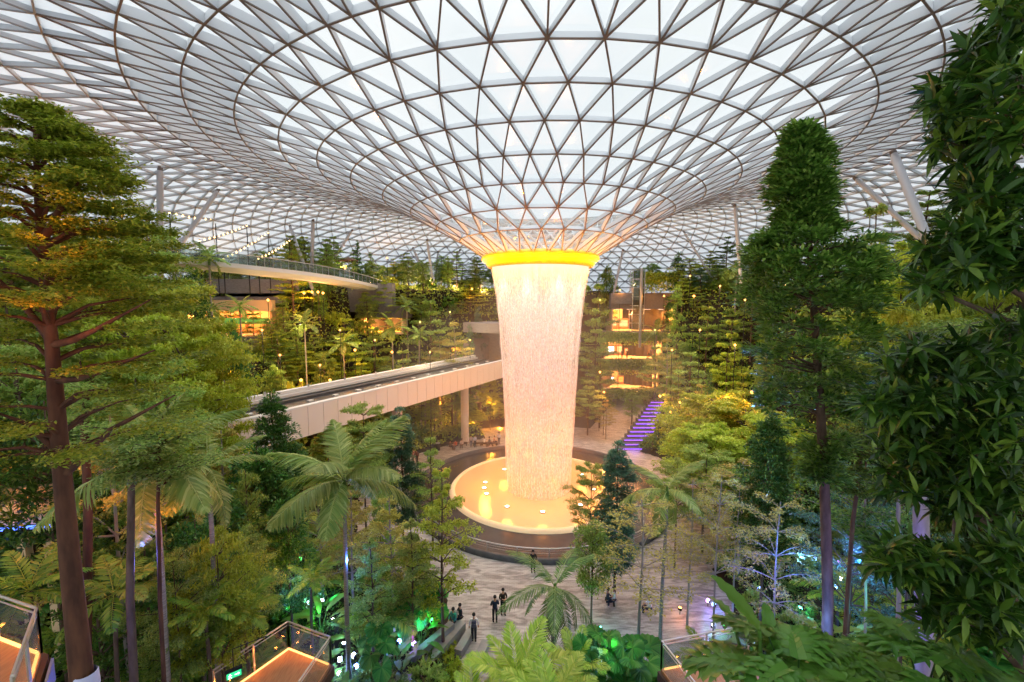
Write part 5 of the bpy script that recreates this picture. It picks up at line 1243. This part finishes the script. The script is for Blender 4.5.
for px, py, Y, s, lb in [(520, 668, 15.5, 1.1, 'big yellow-green clump palm at the bottom of the photo, centre'), (474, 700, 14.2, .85, 'clump palm cut by the bottom edge, left of the big clump'), (556, 694, 14.0, .95, 'clump palm cut by the bottom edge, right of the big clump'), (575, 648, 17.5, .75, 'small clump palm between the big clump and the fan palms')]:
    z = z_at(py + 22, Y); x = x_at(px, Y, z); zb = max(H(x, Y), z - 2.4)
    k = palm('clump_palm', 340 + px, max(.2, z - zb), 2.3 * s, 17, 30, lmat='leaf_areca', elev=(84, 15), rise=.2, droop=.45, lw=.032, ll=.26, hang=.12, shaft=False, lean=0, vee=.25, rad=.07)
    place(k, (x, Y, zb), 0, 1, lb)

for px, py, Y, s_, lb in [(602, 650, 19, 1.1, 'green-lit fan palm right of the slim palm at the bottom, nearest the path'), (628, 664, 18, 1.0, 'green-lit fan palm at the bottom, right of its neighbour by the path'), (583, 668, 17.5, .8, 'small fan palm at the bottom beside the clump palms'),
                          (430, 596, 24, 1.1, 'fan palm at the left end of the seated people'), (402, 606, 23, 1.1, 'fan palm left of the seated people, above the spotlights'), (378, 640, 20, .9, 'fan palm among blue spotlights right of the left deck')]:
    s_ *= .55; z = z_at(py, Y); x = x_at(px, Y, z); g_ = max(0, H(x, Y)); o = place(K['fan'], (x, Y, g_), px * .1, (s_ * 1.3, s_ * 1.3, max(.8, (z - g_) / 1.6)), lb)
# ---- the two special trees
def surf(px, py, Y): z = z_at(py, Y); return Vector((x_at(px, Y, z), Y, z))
# big left tree: trunk and forks follow the photo, layers of tiny leaves
def big_left():
    rng = np.random.default_rng(404)
    Y = 8.0; P = [surf(px, py, Y) for px, py in ((96, 900), (82, 680), (70, 560), (62, 470), (56, 400), (52, 345), (46, 290), (42, 240), (38, 195), (36, 150), (35, 112))]
    P[0].z = H(P[0].x, P[0].y); 
    m = MB(); m.tube(P, [.21, .185, .155, .135, .12, .10, .085, .07, .055, .04, .02], 12)
    lv = Leaves(); R = random.Random(3)
    def spray(q, a, l, dens=1.0):
        nt_ = int(5 + l * 9)
        for w in range(nt_):
            t = rng.random() ** .7; c0 = q + Vector((cos(a), sin(a), .06)) * (l * t)
            sa = a + rng.choice((-1, 1)) * rng.uniform(.3, 1.3); tl = l * rng.uniform(.15, .4)
            td = np.array((cos(sa), sin(sa), rng.uniform(-.02, .12))); n = int(30 * dens); u = rng.random(n)
            c = np.array(c0)[None] + td[None] * (u * tl)[:, None] + rng.normal(size=(n, 3)) * np.array([.1, .1, .035])
            lv.kites(c, td[None] * .5 + rng.normal(size=(n, 3)) * np.array([.8, .8, .3]), np.array([0, 0, 1.])[None] + rng.normal(size=(n, 3)) * .35, .085 * rng.uniform(.7, 1.35, n), .046, rng, tint=np.clip(.45 + .25 * rng.normal(size=n), 0, 1))
    # (height row, attach index point, direction, length)
    for py in list(range(118, 330, 13)) + [345, 362, 380, 410, 436, 455]:
        t = None; zt = z_at(py, Y)
        for a, b in zip(P, P[1:]):
            if a.z <= zt <= b.z: t = a.lerp(b, (zt - a.z) / (b.z - a.z)); break
        if t is None: continue
        f = (py - 118) / 210
        nb = 6 if py < 340 else 4
        for b in range(nb):
            reach = np.interp(py, [118, 150, 200, 260, 330, 460], [.33, .80, 1.08, 1.45, 1.75, 1.7])
            a = R.uniform(0, 6.28); l = reach * R.uniform(.6, 1.05)
            if py < 340 and b < 2: a = R.uniform(-.6, .6); l = reach * R.uniform(.85, 1.05)
            d = Vector((cos(a), sin(a), 0)); rise = R.uniform(.15, .35) * l
            Q = [t, t + d * l * .35 + Vector((0, 0, rise * .75)), t + d * l * .7 + Vector((0, 0, rise)), t + d * l + Vector((0, 0, rise * .95))]
            m.tube(Q, [.045, .03, .018, .006], 6, 0, False)
            for k in range(2): spray(Q[1 + k], a + R.uniform(-.3, .3), l * .75, .75 if py < 340 else .5)
    # main forks seen in the photo
    for (a0, a1, a2) in (((52, 345), (95, 330), (150, 300)), ((56, 380), (100, 372), (155, 350)), ((50, 335), (20, 300), (-20, 262)), ((42, 240), (62, 205), (80, 180)), ((64, 475), (110, 430), (175, 395)), ((60, 450), (30, 425), (-10, 410))):
        A = surf(*a0, Y); B_ = surf(*a1, Y - .2); C_ = surf(*a2, Y - .4)
        m.tube([A, A.lerp(B_, .5) + Vector((0, 0, -.05)), B_, C_], [.075, .06, .045, .012], 8, 0, False)
        spray(B_, atan2((C_ - B_).y, (C_ - B_).x), (C_ - B_).length * 1.1, .8)
    root = empty('broad_crowned_tree', P[0], 0, 'big near tree at the left edge with reddish trunk and wide crown of tiny leaves', 'tree')
    o = m.build('trunk', M['bark_red'], root); o.location = -P[0]
    M['leaf_left'] = leafmat('leaf_left_tree', '5c7c1c', '9aac34', 'ccce50', .44)
    o = lv.build('foliage', M['leaf_left'], root); o.location = -P[0]
    m = MB(); z0 = P[1].lerp(P[0], .0); 
    m.lathe([(.19, 0), (.205, .03), (.195, .30), (.18, .34)], 20); o = m.build('trunk_wrap', mat('pale_trunk_wrap', 'c9cbe6', .8), root, None)
    q = surf(86, 676, Y); o.location = q - P[0] - Vector((0, 0, .25)); o['label'] = 'pale cloth wrap round the trunk'
big_left()
# slanting lit trunk and other trunks behind the big left tree
for (pa, pb, Y, r0, ma, lb) in [(((70, 640), (88, 500), (84, 420), (92, 370)), 'x', 13, .13, 'bark_red', 'leaning trunk of a tree lit orange, just right of the big left trunk'),
                              (((128, 690), (130, 600), (131, 520), (132, 430)), 'x', 11, .11, 'bark', 'straight dark trunk between the big left trunk and the slim one'),
                              (((160, 690), (160, 600), (158, 500), (160, 430)), 'x', 11.5, .06, 'bark_red', 'slim reddish trunk right of the straight dark one')]:
    P = [surf(px, py, Y) for px, py in pa]; P[0].z = H(P[0].x, P[0].y)
    rng = np.random.default_rng(int(P[0].x * 10) % 97 + 3); m = MB(); m.tube(P, [r0, r0 * .85, r0 * .75, r0 * .6], 10); lv = Leaves()
    for b in range(12):
        a = rng.random() * 6.28; t = P[3] - Vector((0, 0, rng.uniform(0, 1.6))); l = rng.uniform(.9, 1.7); d = Vector((cos(a), sin(a), .2))
        m.tube([t, t + d * l * .5, t + d * l], [.03, .02, .006], 5, 0, False)
        n = 420; u = rng.random(n); c = np.array(t)[None] + np.array(d)[None] * (u * l)[:, None] + rng.normal(size=(n, 3)) * np.array([.22, .22, .05])
        lv.kites(c, rng.normal(size=(n, 3)) * np.array([1, 1, .3]), np.array([0, 0, 1.])[None] + rng.normal(size=(n, 3)) * .35, .1, .055, rng)
    root = empty('slim_tree', P[0], 0, lb, 'tree'); o = m.build('trunk', M[ma], root); o.location = -P[0]; o = lv.build('foliage', M['leaf_soft'], root); o.location = -P[0]

# thick violet-lit trunk near the right edge and two slim ones
for pa, Y, r0, ma, lb, tf in [(((926, 700), (925, 640), (922, 560), (920, 480), (917, 400), (915, 330)), 10.5, .21, 'bark_grey', 'thick pale trunk washed violet near the right edge, behind the near glossy leaves', 'leaf_soft'),
                              (((900, 690), (899, 600), (898, 520), (900, 450), (902, 390)), 13, .07, 'bark_grey', 'slim pale trunk just left of the thick violet-lit one', 'leaf_under'),
                              (((845, 660), (848, 590), (853, 520), (860, 470), (862, 430)), 14, .08, 'bark', 'slim dark trunk forking just right of the tall dark tree', 'leaf_under'),
                              (((868, 680), (866, 600), (864, 540), (866, 480)), 15, .05, 'bark_grey', 'thin pale stem between the tall dark tree and the violet-lit trunk', 'leaf_under')]:
    P = [surf(px, py, Y) for px, py in pa]; P[0].z = min(P[0].z, max(0, H(P[0].x, P[0].y)))
    rng = np.random.default_rng(int(Y * 10)); m = MB(); m.tube(P, [r0 * (1 - .5 * i / len(P)) for i in range(len(P))], 10); lv = Leaves()
    for b in range(14):
        a = rng.random() * 6.28; t = P[-1] - Vector((0, 0, rng.uniform(0, 2.2))); l = rng.uniform(.9, 2.0); d = Vector((cos(a), sin(a), .25))
        m.tube([t, t + d * l * .5, t + d * l], [.03, .02, .006], 5, 0, False)
        n = 380; u = rng.random(n); c = np.array(t)[None] + np.array(d)[None] * (u * l)[:, None] + rng.normal(size=(n, 3)) * np.array([.25, .25, .06])
        lv.kites(c, rng.normal(size=(n, 3)) * np.array([1, 1, .3]), np.array([0, 0, 1.])[None] + rng.normal(size=(n, 3)) * .35, .11, .06, rng)
    root = empty('slim_tree', P[0], 0, lb, 'tree'); o = m.build('trunk', M[ma], root); o.location = -P[0]; o = lv.build('foliage', M[tf], root); o.location = -P[0]
for px, py, Y, s_, lb in [(245, 596, 15.5, 1.0, 'yellow-lit tree fern behind the left deck, nearest the deck corner'), (222, 622, 14.5, .7, 'small yellow-lit tree fern left of the deck'), (30, 575, 12, 1.1, 'dark tree fern behind the bottom left deck'), (110, 580, 12.5, 1.1, 'fern crown just right of the big left trunk'), (310, 570, 21, 1.0, 'green-lit tree fern beside the white spotlights'), (205, 600, 14, .8, 'tree fern left of the yellow-lit pair')]:
    z = z_at(py + 6, Y); x = x_at(px, Y, z); g_ = max(0, H(x, Y)); place(fern('tree_fern', 700 + px, 1.5 * s_, 13, 'leaf_fern', max(.6, z - g_ - .3)), (x, Y, g_), px * .3, 1, lb)
# tall dark tree at right
def tall_dark():
    rng = np.random.default_rng(77); Y = 12.5
    P = [surf(px, py, Y) for px, py in ((832, 690), (828, 600), (825, 500), (821, 420), (816, 340), (811, 270), (806, 205), (802, 150), (800, 128))]
    P[0].z = max(H(P[0].x, Y), .3); m = MB(); m.tube(P, [.17, .15, .135, .12, .10, .08, .06, .035, .015], 12); lv = Leaves()
    # crown edge (row, left edge px, right edge px) as the photo shows it
    Pf = [(125, 798, 810), (150, 782, 826), (175, 772, 838), (195, 772, 840), (210, 776, 832), (225, 768, 836), (240, 752, 866), (265, 738, 882), (290, 732, 884), (308, 746, 870), (322, 752, 862), (338, 742, 892), (362, 745, 888), (380, 770, 862), (400, 748, 850), (425, 772, 852), (440, 800, 846), (480, 806, 846)]
    def ax(z):
        for a, b in zip(P, P[1:]):
            if a.z <= z <= b.z: return a.lerp(b, (z - a.z) / (b.z - a.z))
        return P[-1]
    n_ = 0
    while n_ < 620:
        py = rng.uniform(128, 480)
        for (r1, l1, e1), (r2, l2, e2) in zip(Pf, Pf[1:]):
            if py <= r2: break
        t = (py - r1) / (r2 - r1); le, re = l1 + (l2 - l1) * t, e1 + (e2 - e1) * t
        dens = 1.0 if py < 310 else .55 if py < 400 else .3
        if rng.random() > dens: continue
        n_ += 1
        z = z_at(py, Y); c0 = ax(z); a = rng.random() * 6.28
        if sin(2 * a + py * .11) + sin(3.3 * a - py * .07) < -1.25: continue
        left = max(.1, c0.x - x_at(le, Y, z)); right = max(.1, x_at(re, Y, z) - c0.x); wy = (left + right) / 2
        rx = max(.08, (right if cos(a) > 0 else left) - .22); wy = max(.1, wy - .2); k = .25 + .72 * rng.random() ** .45
        c = np.array((c0.x + cos(a) * rx * k, c0.y + sin(a) * wy * k, z - .1 * k))
        if n_ % 4 == 0:
            q = ax(z - .25 * wy); m.tube([q, q.lerp(Vector(c), .5), Vector(c)], [.035, .022, .008], 5, 0, False)
        mm = 58; v = rvec(rng, mm); v[:, 2] = np.abs(v[:, 2]) * .8 - .2; s_ = rng.uniform(.24, .46)
        b = c[None] + v * s_ * (rng.random(mm)[:, None] ** .4); out = np.array((cos(a), sin(a), .3))
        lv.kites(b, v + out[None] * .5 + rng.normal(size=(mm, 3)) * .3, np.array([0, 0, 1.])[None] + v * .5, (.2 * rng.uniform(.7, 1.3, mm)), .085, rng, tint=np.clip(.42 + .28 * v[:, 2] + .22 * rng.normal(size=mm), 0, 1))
    root = empty('tall_dark_tree', P[0], 0, 'tall near tree with dark glossy crown tapering to a point, right of the waterfall', 'tree')
    o = m.build('trunk', M['bark'], root); o.location = -P[0]
    M['leaf_tall'] = leafmat('leaf_tall_tree', '33591f', '699238', 'b6d268', .28, .3)
    o = lv.build('foliage', M['leaf_tall'], root); o.location = -P[0]
tall_dark()

# near foliage reaching in from the right edge: long glossy leaves in whorls on branches
def right_near():
    rng = np.random.default_rng(505); R = random.Random(8)
    Y = 5.0; T = [Vector((6.9, 5.2, 0)), Vector((6.8, 5.2, 8)), Vector((6.75, 5.1, 14)), Vector((6.7, 5.0, 18)), Vector((6.6, 5.0, 22)), Vector((6.5, 5.0, 25.5))]
    T[0].z = H(6.9, 5.2) - .1
    m = MB(); m.tube(T, [.26, .22, .19, .15, .11, .04], 12); lv = Leaves()
    # leafy zones: centre px, centre row, half width, half height, distance, number of whorls
    Z = [(1015, 15, 22, 30, 4.6, 22), (990, 60, 28, 24, 4.8, 24), (960, 100, 32, 22, 4.6, 34), (975, 145, 44, 22, 4.8, 40), (995, 192, 38, 22, 4.4, 36), (1015, 110, 24, 50, 4.0, 30), (1000, 262, 50, 20, 4.2, 44), (950, 258, 34, 16, 4.6, 26), (990, 235, 40, 16, 4.2, 26),
         (935, 285, 18, 14, 4.4, 10), (1005, 335, 30, 14, 5.0, 14), (960, 352, 56, 16, 5.0, 26), (910, 365, 30, 16, 5.2, 20), (900, 402, 38, 18, 4.8, 34), (975, 395, 56, 24, 4.8, 46), (930, 440, 58, 24, 5.0, 46), (1000, 450, 34, 34, 4.6, 34), (905, 480, 30, 16, 5.0, 16), (970, 500, 56, 26, 4.8, 34), (900, 560, 34, 16, 4.4, 26), (950, 566, 50, 18, 4.4, 30), (1010, 560, 30, 30, 4.2, 24), (990, 620, 40, 26, 4.2, 28), (940, 610, 24, 14, 4.6, 10)]
    for zx, zy, hw, hh, d, n in Z:
        hub = surf(zx + hw * .6, zy + hh * .7, d + .5)
        tt = min(T, key=lambda q: abs(q.z - (hub.z - .5)))
        start = Vector((6.7, 5.05, max(H(6.9, 5.2) + 1, hub.z - .9)))
        m.tube([start, start.lerp(hub, .5) + Vector((0, 0, .12)), hub], [.05, .035, .02], 7, 0, False)
        for i in range(int(n * 1.9)):
            a = R.uniform(0, 6.28); rr_ = sqrt(R.random()); c = surf(zx + hw * rr_ * cos(a), zy + hh * rr_ * sin(a), d + R.uniform(-.45, .6))
            if i % 2 == 0: m.tube([hub, hub.lerp(c, .5) + Vector((0, 0, -.03)), c], [.014, .009, .005], 5, 0, False)
            k = R.randint(7, 11); out = Vector((R.uniform(-1, .3), R.uniform(-.8, .5), R.uniform(-.1, .7))).normalized()
            o1 = out.orthogonal().normalized(); o2 = out.cross(o1)
            an = np.arange(k) * 2.4 + R.random() * 6; dirs = np.array([np.array(out) * R.uniform(.1, .7) + np.array(o1) * cos(t) + np.array(o2) * sin(t) for t in an])
            dirs[:, 2] += .12
            b = np.tile(np.array(c), (k, 1)) + rng.normal(size=(k, 3)) * .02
            lv.blades(b, dirs, np.array([0, 0, 1.])[None] + rng.normal(size=(k, 3)) * .3, rng.uniform(.16, .29, k), rng.uniform(.05, .07, k), rng, droop=.25, tint=np.clip(.42 + .25 * rng.normal(size=k), 0, 1))
    root = empty('glossy_leaved_tree', T[0], 0, 'near tree at the right edge whose branches of long glossy leaves hang into view', 'tree')
    o = m.build('trunk', M['bark'], root); o.location = -T[0]
    o = lv.build('foliage', M['leaf_big'], root); o.location = -T[0]
right_near()

# ---- planter ledge under the camera with big leaved plants
q = MB(); q.box((4.2, 2.9, 14.6), (11.0, 3.6, .8)); q.box((4.2, 2.9, 7.1), (10.4, 3.0, 14.2)); o = q.build('wall_planter_ledge', M['concrete']); tag(o, kind='structure')
for px, py, Y, s, rz, kd, lb in [(800, 668, 4.4, .75, 1.0, 'phil', 'split-leaf philodendron at the bottom edge, below the tall dark tree'), (858, 690, 4.2, .75, 2.4, 'phil', 'split-leaf philodendron at the bottom edge, right of the one below the tall tree'),
                             (925, 672, 4.5, .7, 4.1, 'phil', 'split-leaf philodendron at the bottom, under the near glossy leaves'), (985, 690, 4.3, .7, 5.0, 'phil', 'split-leaf philodendron in the bottom right corner'),
                             ]:
    z = z_at(py, Y); x = x_at(px, Y, z); o = place(K[kd], (x, Y, z - .75 * s), rz, s, lb)
    m = MB(); m.tube([(0, 0, (15.0 - (z - .75 * s)) / s), (0, 0, 0)], [.05, .04], 8); t_ = m.build('stem', M['bark'], o)
kb = paddleplant('banana_leaved_plant', 63, .5, .13, 7, .8, 'leaf_phil', (86, 40))
z = z_at(690, 4.6); place(kb, (x_at(765, 4.6, z), 4.6, 15.0), 2.2, 1.35, 'plant with upright paddle leaves rising at the bottom edge, right of centre')

# ---- undergrowth scattered over beds and slopes
US = random.Random(2024)
def region_of(px, py, Y):
    side = 'left' if px < 512 else 'right'
    if Y < 13: return 'at the foot of the near trees at %s' % side
    if Y < 20: return 'in the near forest bed at %s' % side
    if Y < 30: return 'in the forest bed beside the plaza at %s' % side
    if Y < 46: return 'on the lower %s slope' % side
    return 'high on the far %s slope' % side
def r_out(x, Y): return sqrt((x - PX0) ** 2 + (Y - PY0) ** 2) > 62
def ok_spot(x, Y):
    r = sqrt((x - PX0) ** 2 + (Y - PY0) ** 2)
    h = H(x, Y)
    if h < .25: return False
    al, pe = corridor(x, Y)
    if al > 24 and pe < 9: return False
    return True
cnt = 0; SP = []
for (Ya, Yb, n, dmin, kinds, smin, smax) in [(8, 20, 110, 1.05, ['fern', 'fern_d', 'bush_u', 'bush_s', 'paddle', 'paddle_d', 'tree_fern', 'fern', 'bush_d', 'fan'], .8, 1.3),
                                         (20, 34, 130, 1.3, ['fern', 'fern_d', 'bush_u', 'bush_s', 'bush_y', 'paddle', 'tree_fern', 'bush_d', 'paddle_d'], .9, 1.5),
                                         (34, 60, 170, 1.9, ['bush_u', 'bush_s', 'bush_y', 'bush_d', 'lay_g', 'lay_b', 'round_c', 'palm_d', 'tree_fern'], 1.3, 2.2),
                                         (58, 92, 190, 2.1, ['bush_u', 'bush_s', 'bush_y', 'lay_g', 'lay_b', 'lay_a', 'round_c', 'cone_c'], 1.4, 2.4)]:
    tries = 0; got = 0
    while got < n and tries < 12000:
        tries += 1; Y = US.uniform(Ya, Yb); x = US.uniform(-1.25, 1.25) * Y
        if not ok_spot(x, Y): continue
        z = H(x, Y); px, py = to_px((x, Y, z + .6))
        if r_out(x, Y) or px < -15 or px > 1040 or py > 720 or py < 255: continue
        if 34 < Y < 80 and Vector((x, Y, 0)).dot(NRM) - B0.dot(NRM) > -2.5 and Vector((x, Y, 0)).dot(NRM) - B0.dot(NRM) < 9.5 and z > 4: continue
        if any((x - a) ** 2 + (Y - b) ** 2 < dmin ** 2 for a, b in SP): continue
        if any(x0 <= x <= x1 and y0 <= Y <= y1 for x0, x1, y0, y1 in NOPLANT): continue
        SP.append((x, Y)); got += 1
        kd = US.choice(kinds); s = US.uniform(smin, smax)
        if K[kd].cat in ('tree', 'palm') and K[kd].h > 2: s *= .42
        o = place(K[kd], (x, Y, z - .05), US.uniform(0, 6.28), s)
        reg(o, ('low ' if K[kd].cat == 'tree' else '') + KW[kd], region_of(px, py, Y), px)
for px, py in [(446, 652), (440, 662), (452, 660), (434, 672), (446, 674), (428, 684), (440, 686), (455, 668), (432, 650), (414, 668), (450, 645), (422, 676)]:
    p = on_plane(px, py, .4); o = place(K['bush_y'], (p.x, p.y, 0), px * .7, (.55, .55, .62)); reg(o, 'clipped yellow-green hedge shrub', 'between the concrete planter walls', px)
# leafy ground cover: nobody could count these leaves
def cover(name, label, n, fx, Yr, leaf, lmat, seed, hmax=.5):
    rng = np.random.default_rng(seed); R = random.Random(seed); pts = []
    while len(pts) < n:
        Y = Yr[0] + (Yr[1] - Yr[0]) * R.random(); x = fx(R, Y)
        if not ok_spot(x, Y): continue
        e = .4; gx = (H(x + e, Y) - H(x - e, Y)) / (2 * e); gy = (H(x, Y + e) - H(x, Y - e)) / (2 * e)
        nv = np.array((-gx, -gy, 1.)); nv /= np.linalg.norm(nv)
        bump = abs(hnoise(x * 2.3, Y * 2.1)) * hmax
        pts.append((x + nv[0] * bump * R.random(), Y + nv[1] * bump * R.random(), H(x, Y) + .02 + bump * R.random(), *nv))
    A = np.array(pts); lv = Leaves(); d = rng.normal(size=(n, 3)) + A[:, 3:] * .6
    lv.kites(A[:, :3], d, A[:, 3:] + rng.normal(size=(n, 3)) * .4, leaf * rng.uniform(.6, 1.4, n), leaf * .5, rng)
    o = lv.build(name, M[lmat]); tag(o, label, 'plants', None, 'stuff')
cover('ground_cover', 'low leafy ground cover carpeting the left slope', 60000, lambda R, Y: R.uniform(-1.25, 0) * Y, (30, 88), .42, 'leaf_soft', 1, 1.0)
cover('ground_cover', 'low leafy ground cover carpeting the right slope', 38000, lambda R, Y: R.uniform(.1, 1.25) * Y, (30, 88), .42, 'leaf_under', 2, .8)
cover('ground_cover', 'yellowish leafy ground cover mixed over the far slopes', 50000, lambda R, Y: R.uniform(-1.0, 1.0) * Y, (46, 88), .45, 'leaf_layer', 5, 1.3)
cover('ground_cover', 'low leafy ground cover in the near left forest bed', 26000, lambda R, Y: R.uniform(-1.3, 0) * Y, (8, 30), .22, 'leaf_under', 3, .35)
cover('ground_cover', 'low leafy ground cover in the near right forest bed', 26000, lambda R, Y: R.uniform(.1, 1.3) * Y, (8, 30), .22, 'leaf_under', 4, .35)

# hanging plants spilling over the gallery edges
rng = np.random.default_rng(9)
for nm, px0, px1, y0, y1, n in (('upper', 598, 668, 332, 345, 2600), ('middle', 598, 664, 358, 374, 2600), ('lower', 592, 664, 388, 400, 2200), ('terrace', 640, 676, 272, 292, 2200)):
    Y = YS - 1.7; xa, xb = x_at(px0, Y, 10), x_at(px1, Y, 10); zt, zb = z_at(y0, Y), z_at(y1, Y); lv = Leaves()
    c = np.stack([rng.uniform(xa, xb, n), Y - rng.random(n) * .7, zt - (zt - zb) * rng.random(n) ** .8 * (.7 + .3 * np.sin(rng.uniform(0, 6, n)))], 1)
    lv.kites(c, rng.normal(size=(n, 3)) - np.array([0, .4, .6])[None], np.array([0, -1, .6])[None] + rng.normal(size=(n, 3)) * .4, .42, .2, rng)
    o = lv.build('hanging_plants', M['leaf_soft' if nm != 'terrace' else 'leaf_layer']); tag(o, 'hanging plants spilling over the %s edge of the lit gallery right of the waterfall' % nm, 'plants', None, 'stuff')
ORD = ['leftmost', 'second from left', 'third from left', 'fourth from left', 'fifth from left', 'sixth from left', 'seventh from left', 'eighth from left', 'ninth from left', 'tenth from left', 'eleventh from left', 'twelfth from left', 'thirteenth from left', 'fourteenth from left', 'fifteenth from left', 'sixteenth from left', 'seventeenth from left', 'eighteenth from left', 'nineteenth from left', 'twentieth from left']
for o in bpy.data.objects:
    if 'rid' in o: del o['rid']
for (kw, region), lst in REG.items():
    lst.sort(key=lambda t: t[0]); n = len(lst)
    if not n: continue
    plural = kw.replace('branches', 'branches')
    for i, (px, o) in enumerate(lst):
        if n == 1: lb = kw + ' ' + region
        elif n == 2: lb = ('left one of two, ' if i == 0 else 'right one of two, ') + kw + ' ' + region
        else:
            w_ = ORD[i] if i < min(len(ORD), (n + 1) // 2 + 1) or n > 30 else ORD[n - 1 - i].replace('left', 'right') if n - 1 - i < len(ORD) else 'middle'
            lb = w_ + ', ' + kw + ' ' + region
        ws = lb.split()
        o['label'] = ' '.join(ws[:16])
        o['group'] = (kw + ' ' + region)[:70] if n > 1 else o.get('group', kw)

# faint mist that drifts around the falling water
m = MB(); m.lathe([(0, .6), (9, .6), (14, 3), (17, 8), (17, 13), (13, 18), (7, 21), (0, 22)], 32, (PX0, PY0, 0)); m_, nt, out = newmat('mist')
v_ = N(nt, 'ShaderNodeVolumeScatter'); v_.inputs['Color'].default_value = (1, .97, .92, 1); v_.inputs['Density'].default_value = .0055; v_.inputs['Anisotropy'].default_value = .2; L(nt, v_.outputs[0], out.inputs['Volume'])
o = m.build('water_mist', m_); tag(o, 'faint drifting mist in the air around the waterfall', 'mist', None, 'stuff')
# ================================================================== SKY, CAMERA, RENDER SETTINGS
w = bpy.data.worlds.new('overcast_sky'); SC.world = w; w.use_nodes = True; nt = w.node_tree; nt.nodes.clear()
out = nt.nodes.new('ShaderNodeOutputWorld'); bg = nt.nodes.new('ShaderNodeBackground')
tc = nt.nodes.new('ShaderNodeTexCoord'); nz = nt.nodes.new('ShaderNodeTexNoise'); nz.inputs['Scale'].default_value = 2.2; nz.inputs['Detail'].default_value = 4
r = nt.nodes.new('ShaderNodeValToRGB'); r.color_ramp.elements[0].position = .3; r.color_ramp.elements[1].position = .75
r.color_ramp.elements[0].color = c4('e3eaef'); r.color_ramp.elements[1].color = c4('fdfcfb')
L(nt, tc.outputs['Generated'], nz.inputs['Vector']); L(nt, nz.outputs[0], r.inputs[0]); L(nt, r.outputs[0], bg.inputs[0])
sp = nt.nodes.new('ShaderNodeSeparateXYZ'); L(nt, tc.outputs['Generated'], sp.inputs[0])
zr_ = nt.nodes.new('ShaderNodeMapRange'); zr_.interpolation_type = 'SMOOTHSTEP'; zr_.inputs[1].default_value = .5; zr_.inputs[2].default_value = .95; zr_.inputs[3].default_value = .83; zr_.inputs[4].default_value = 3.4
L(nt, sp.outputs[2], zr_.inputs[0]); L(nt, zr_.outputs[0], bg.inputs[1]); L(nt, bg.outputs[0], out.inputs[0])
cam = bpy.data.cameras.new('camera'); cam.sensor_width = 36; cam.lens = FPX / 1024 * 36; cam.clip_end = 400; cam.clip_start = .1
co = bpy.data.objects.new('camera', cam); link(co); co.location = (0, 0, EYE); co.rotation_euler = (pi / 2 - PITCH, 0, 0)
SC.camera = co
SC.view_settings.view_transform = 'Standard'; SC.view_settings.look = 'None'; SC.view_settings.gamma = 1; SC.view_settings.use_curve_mapping = False
SC.view_settings.exposure = 0.4
SC.cycles.max_bounces = 8; SC.cycles.diffuse_bounces = 4; SC.cycles.transparent_max_bounces = 24; SC.cycles.sample_clamp_indirect = 4
SC.cycles.use_denoising = True; SC.cycles.use_adaptive_sampling = True
SC.cycles.caustics_reflective = False; SC.cycles.caustics_refractive = False
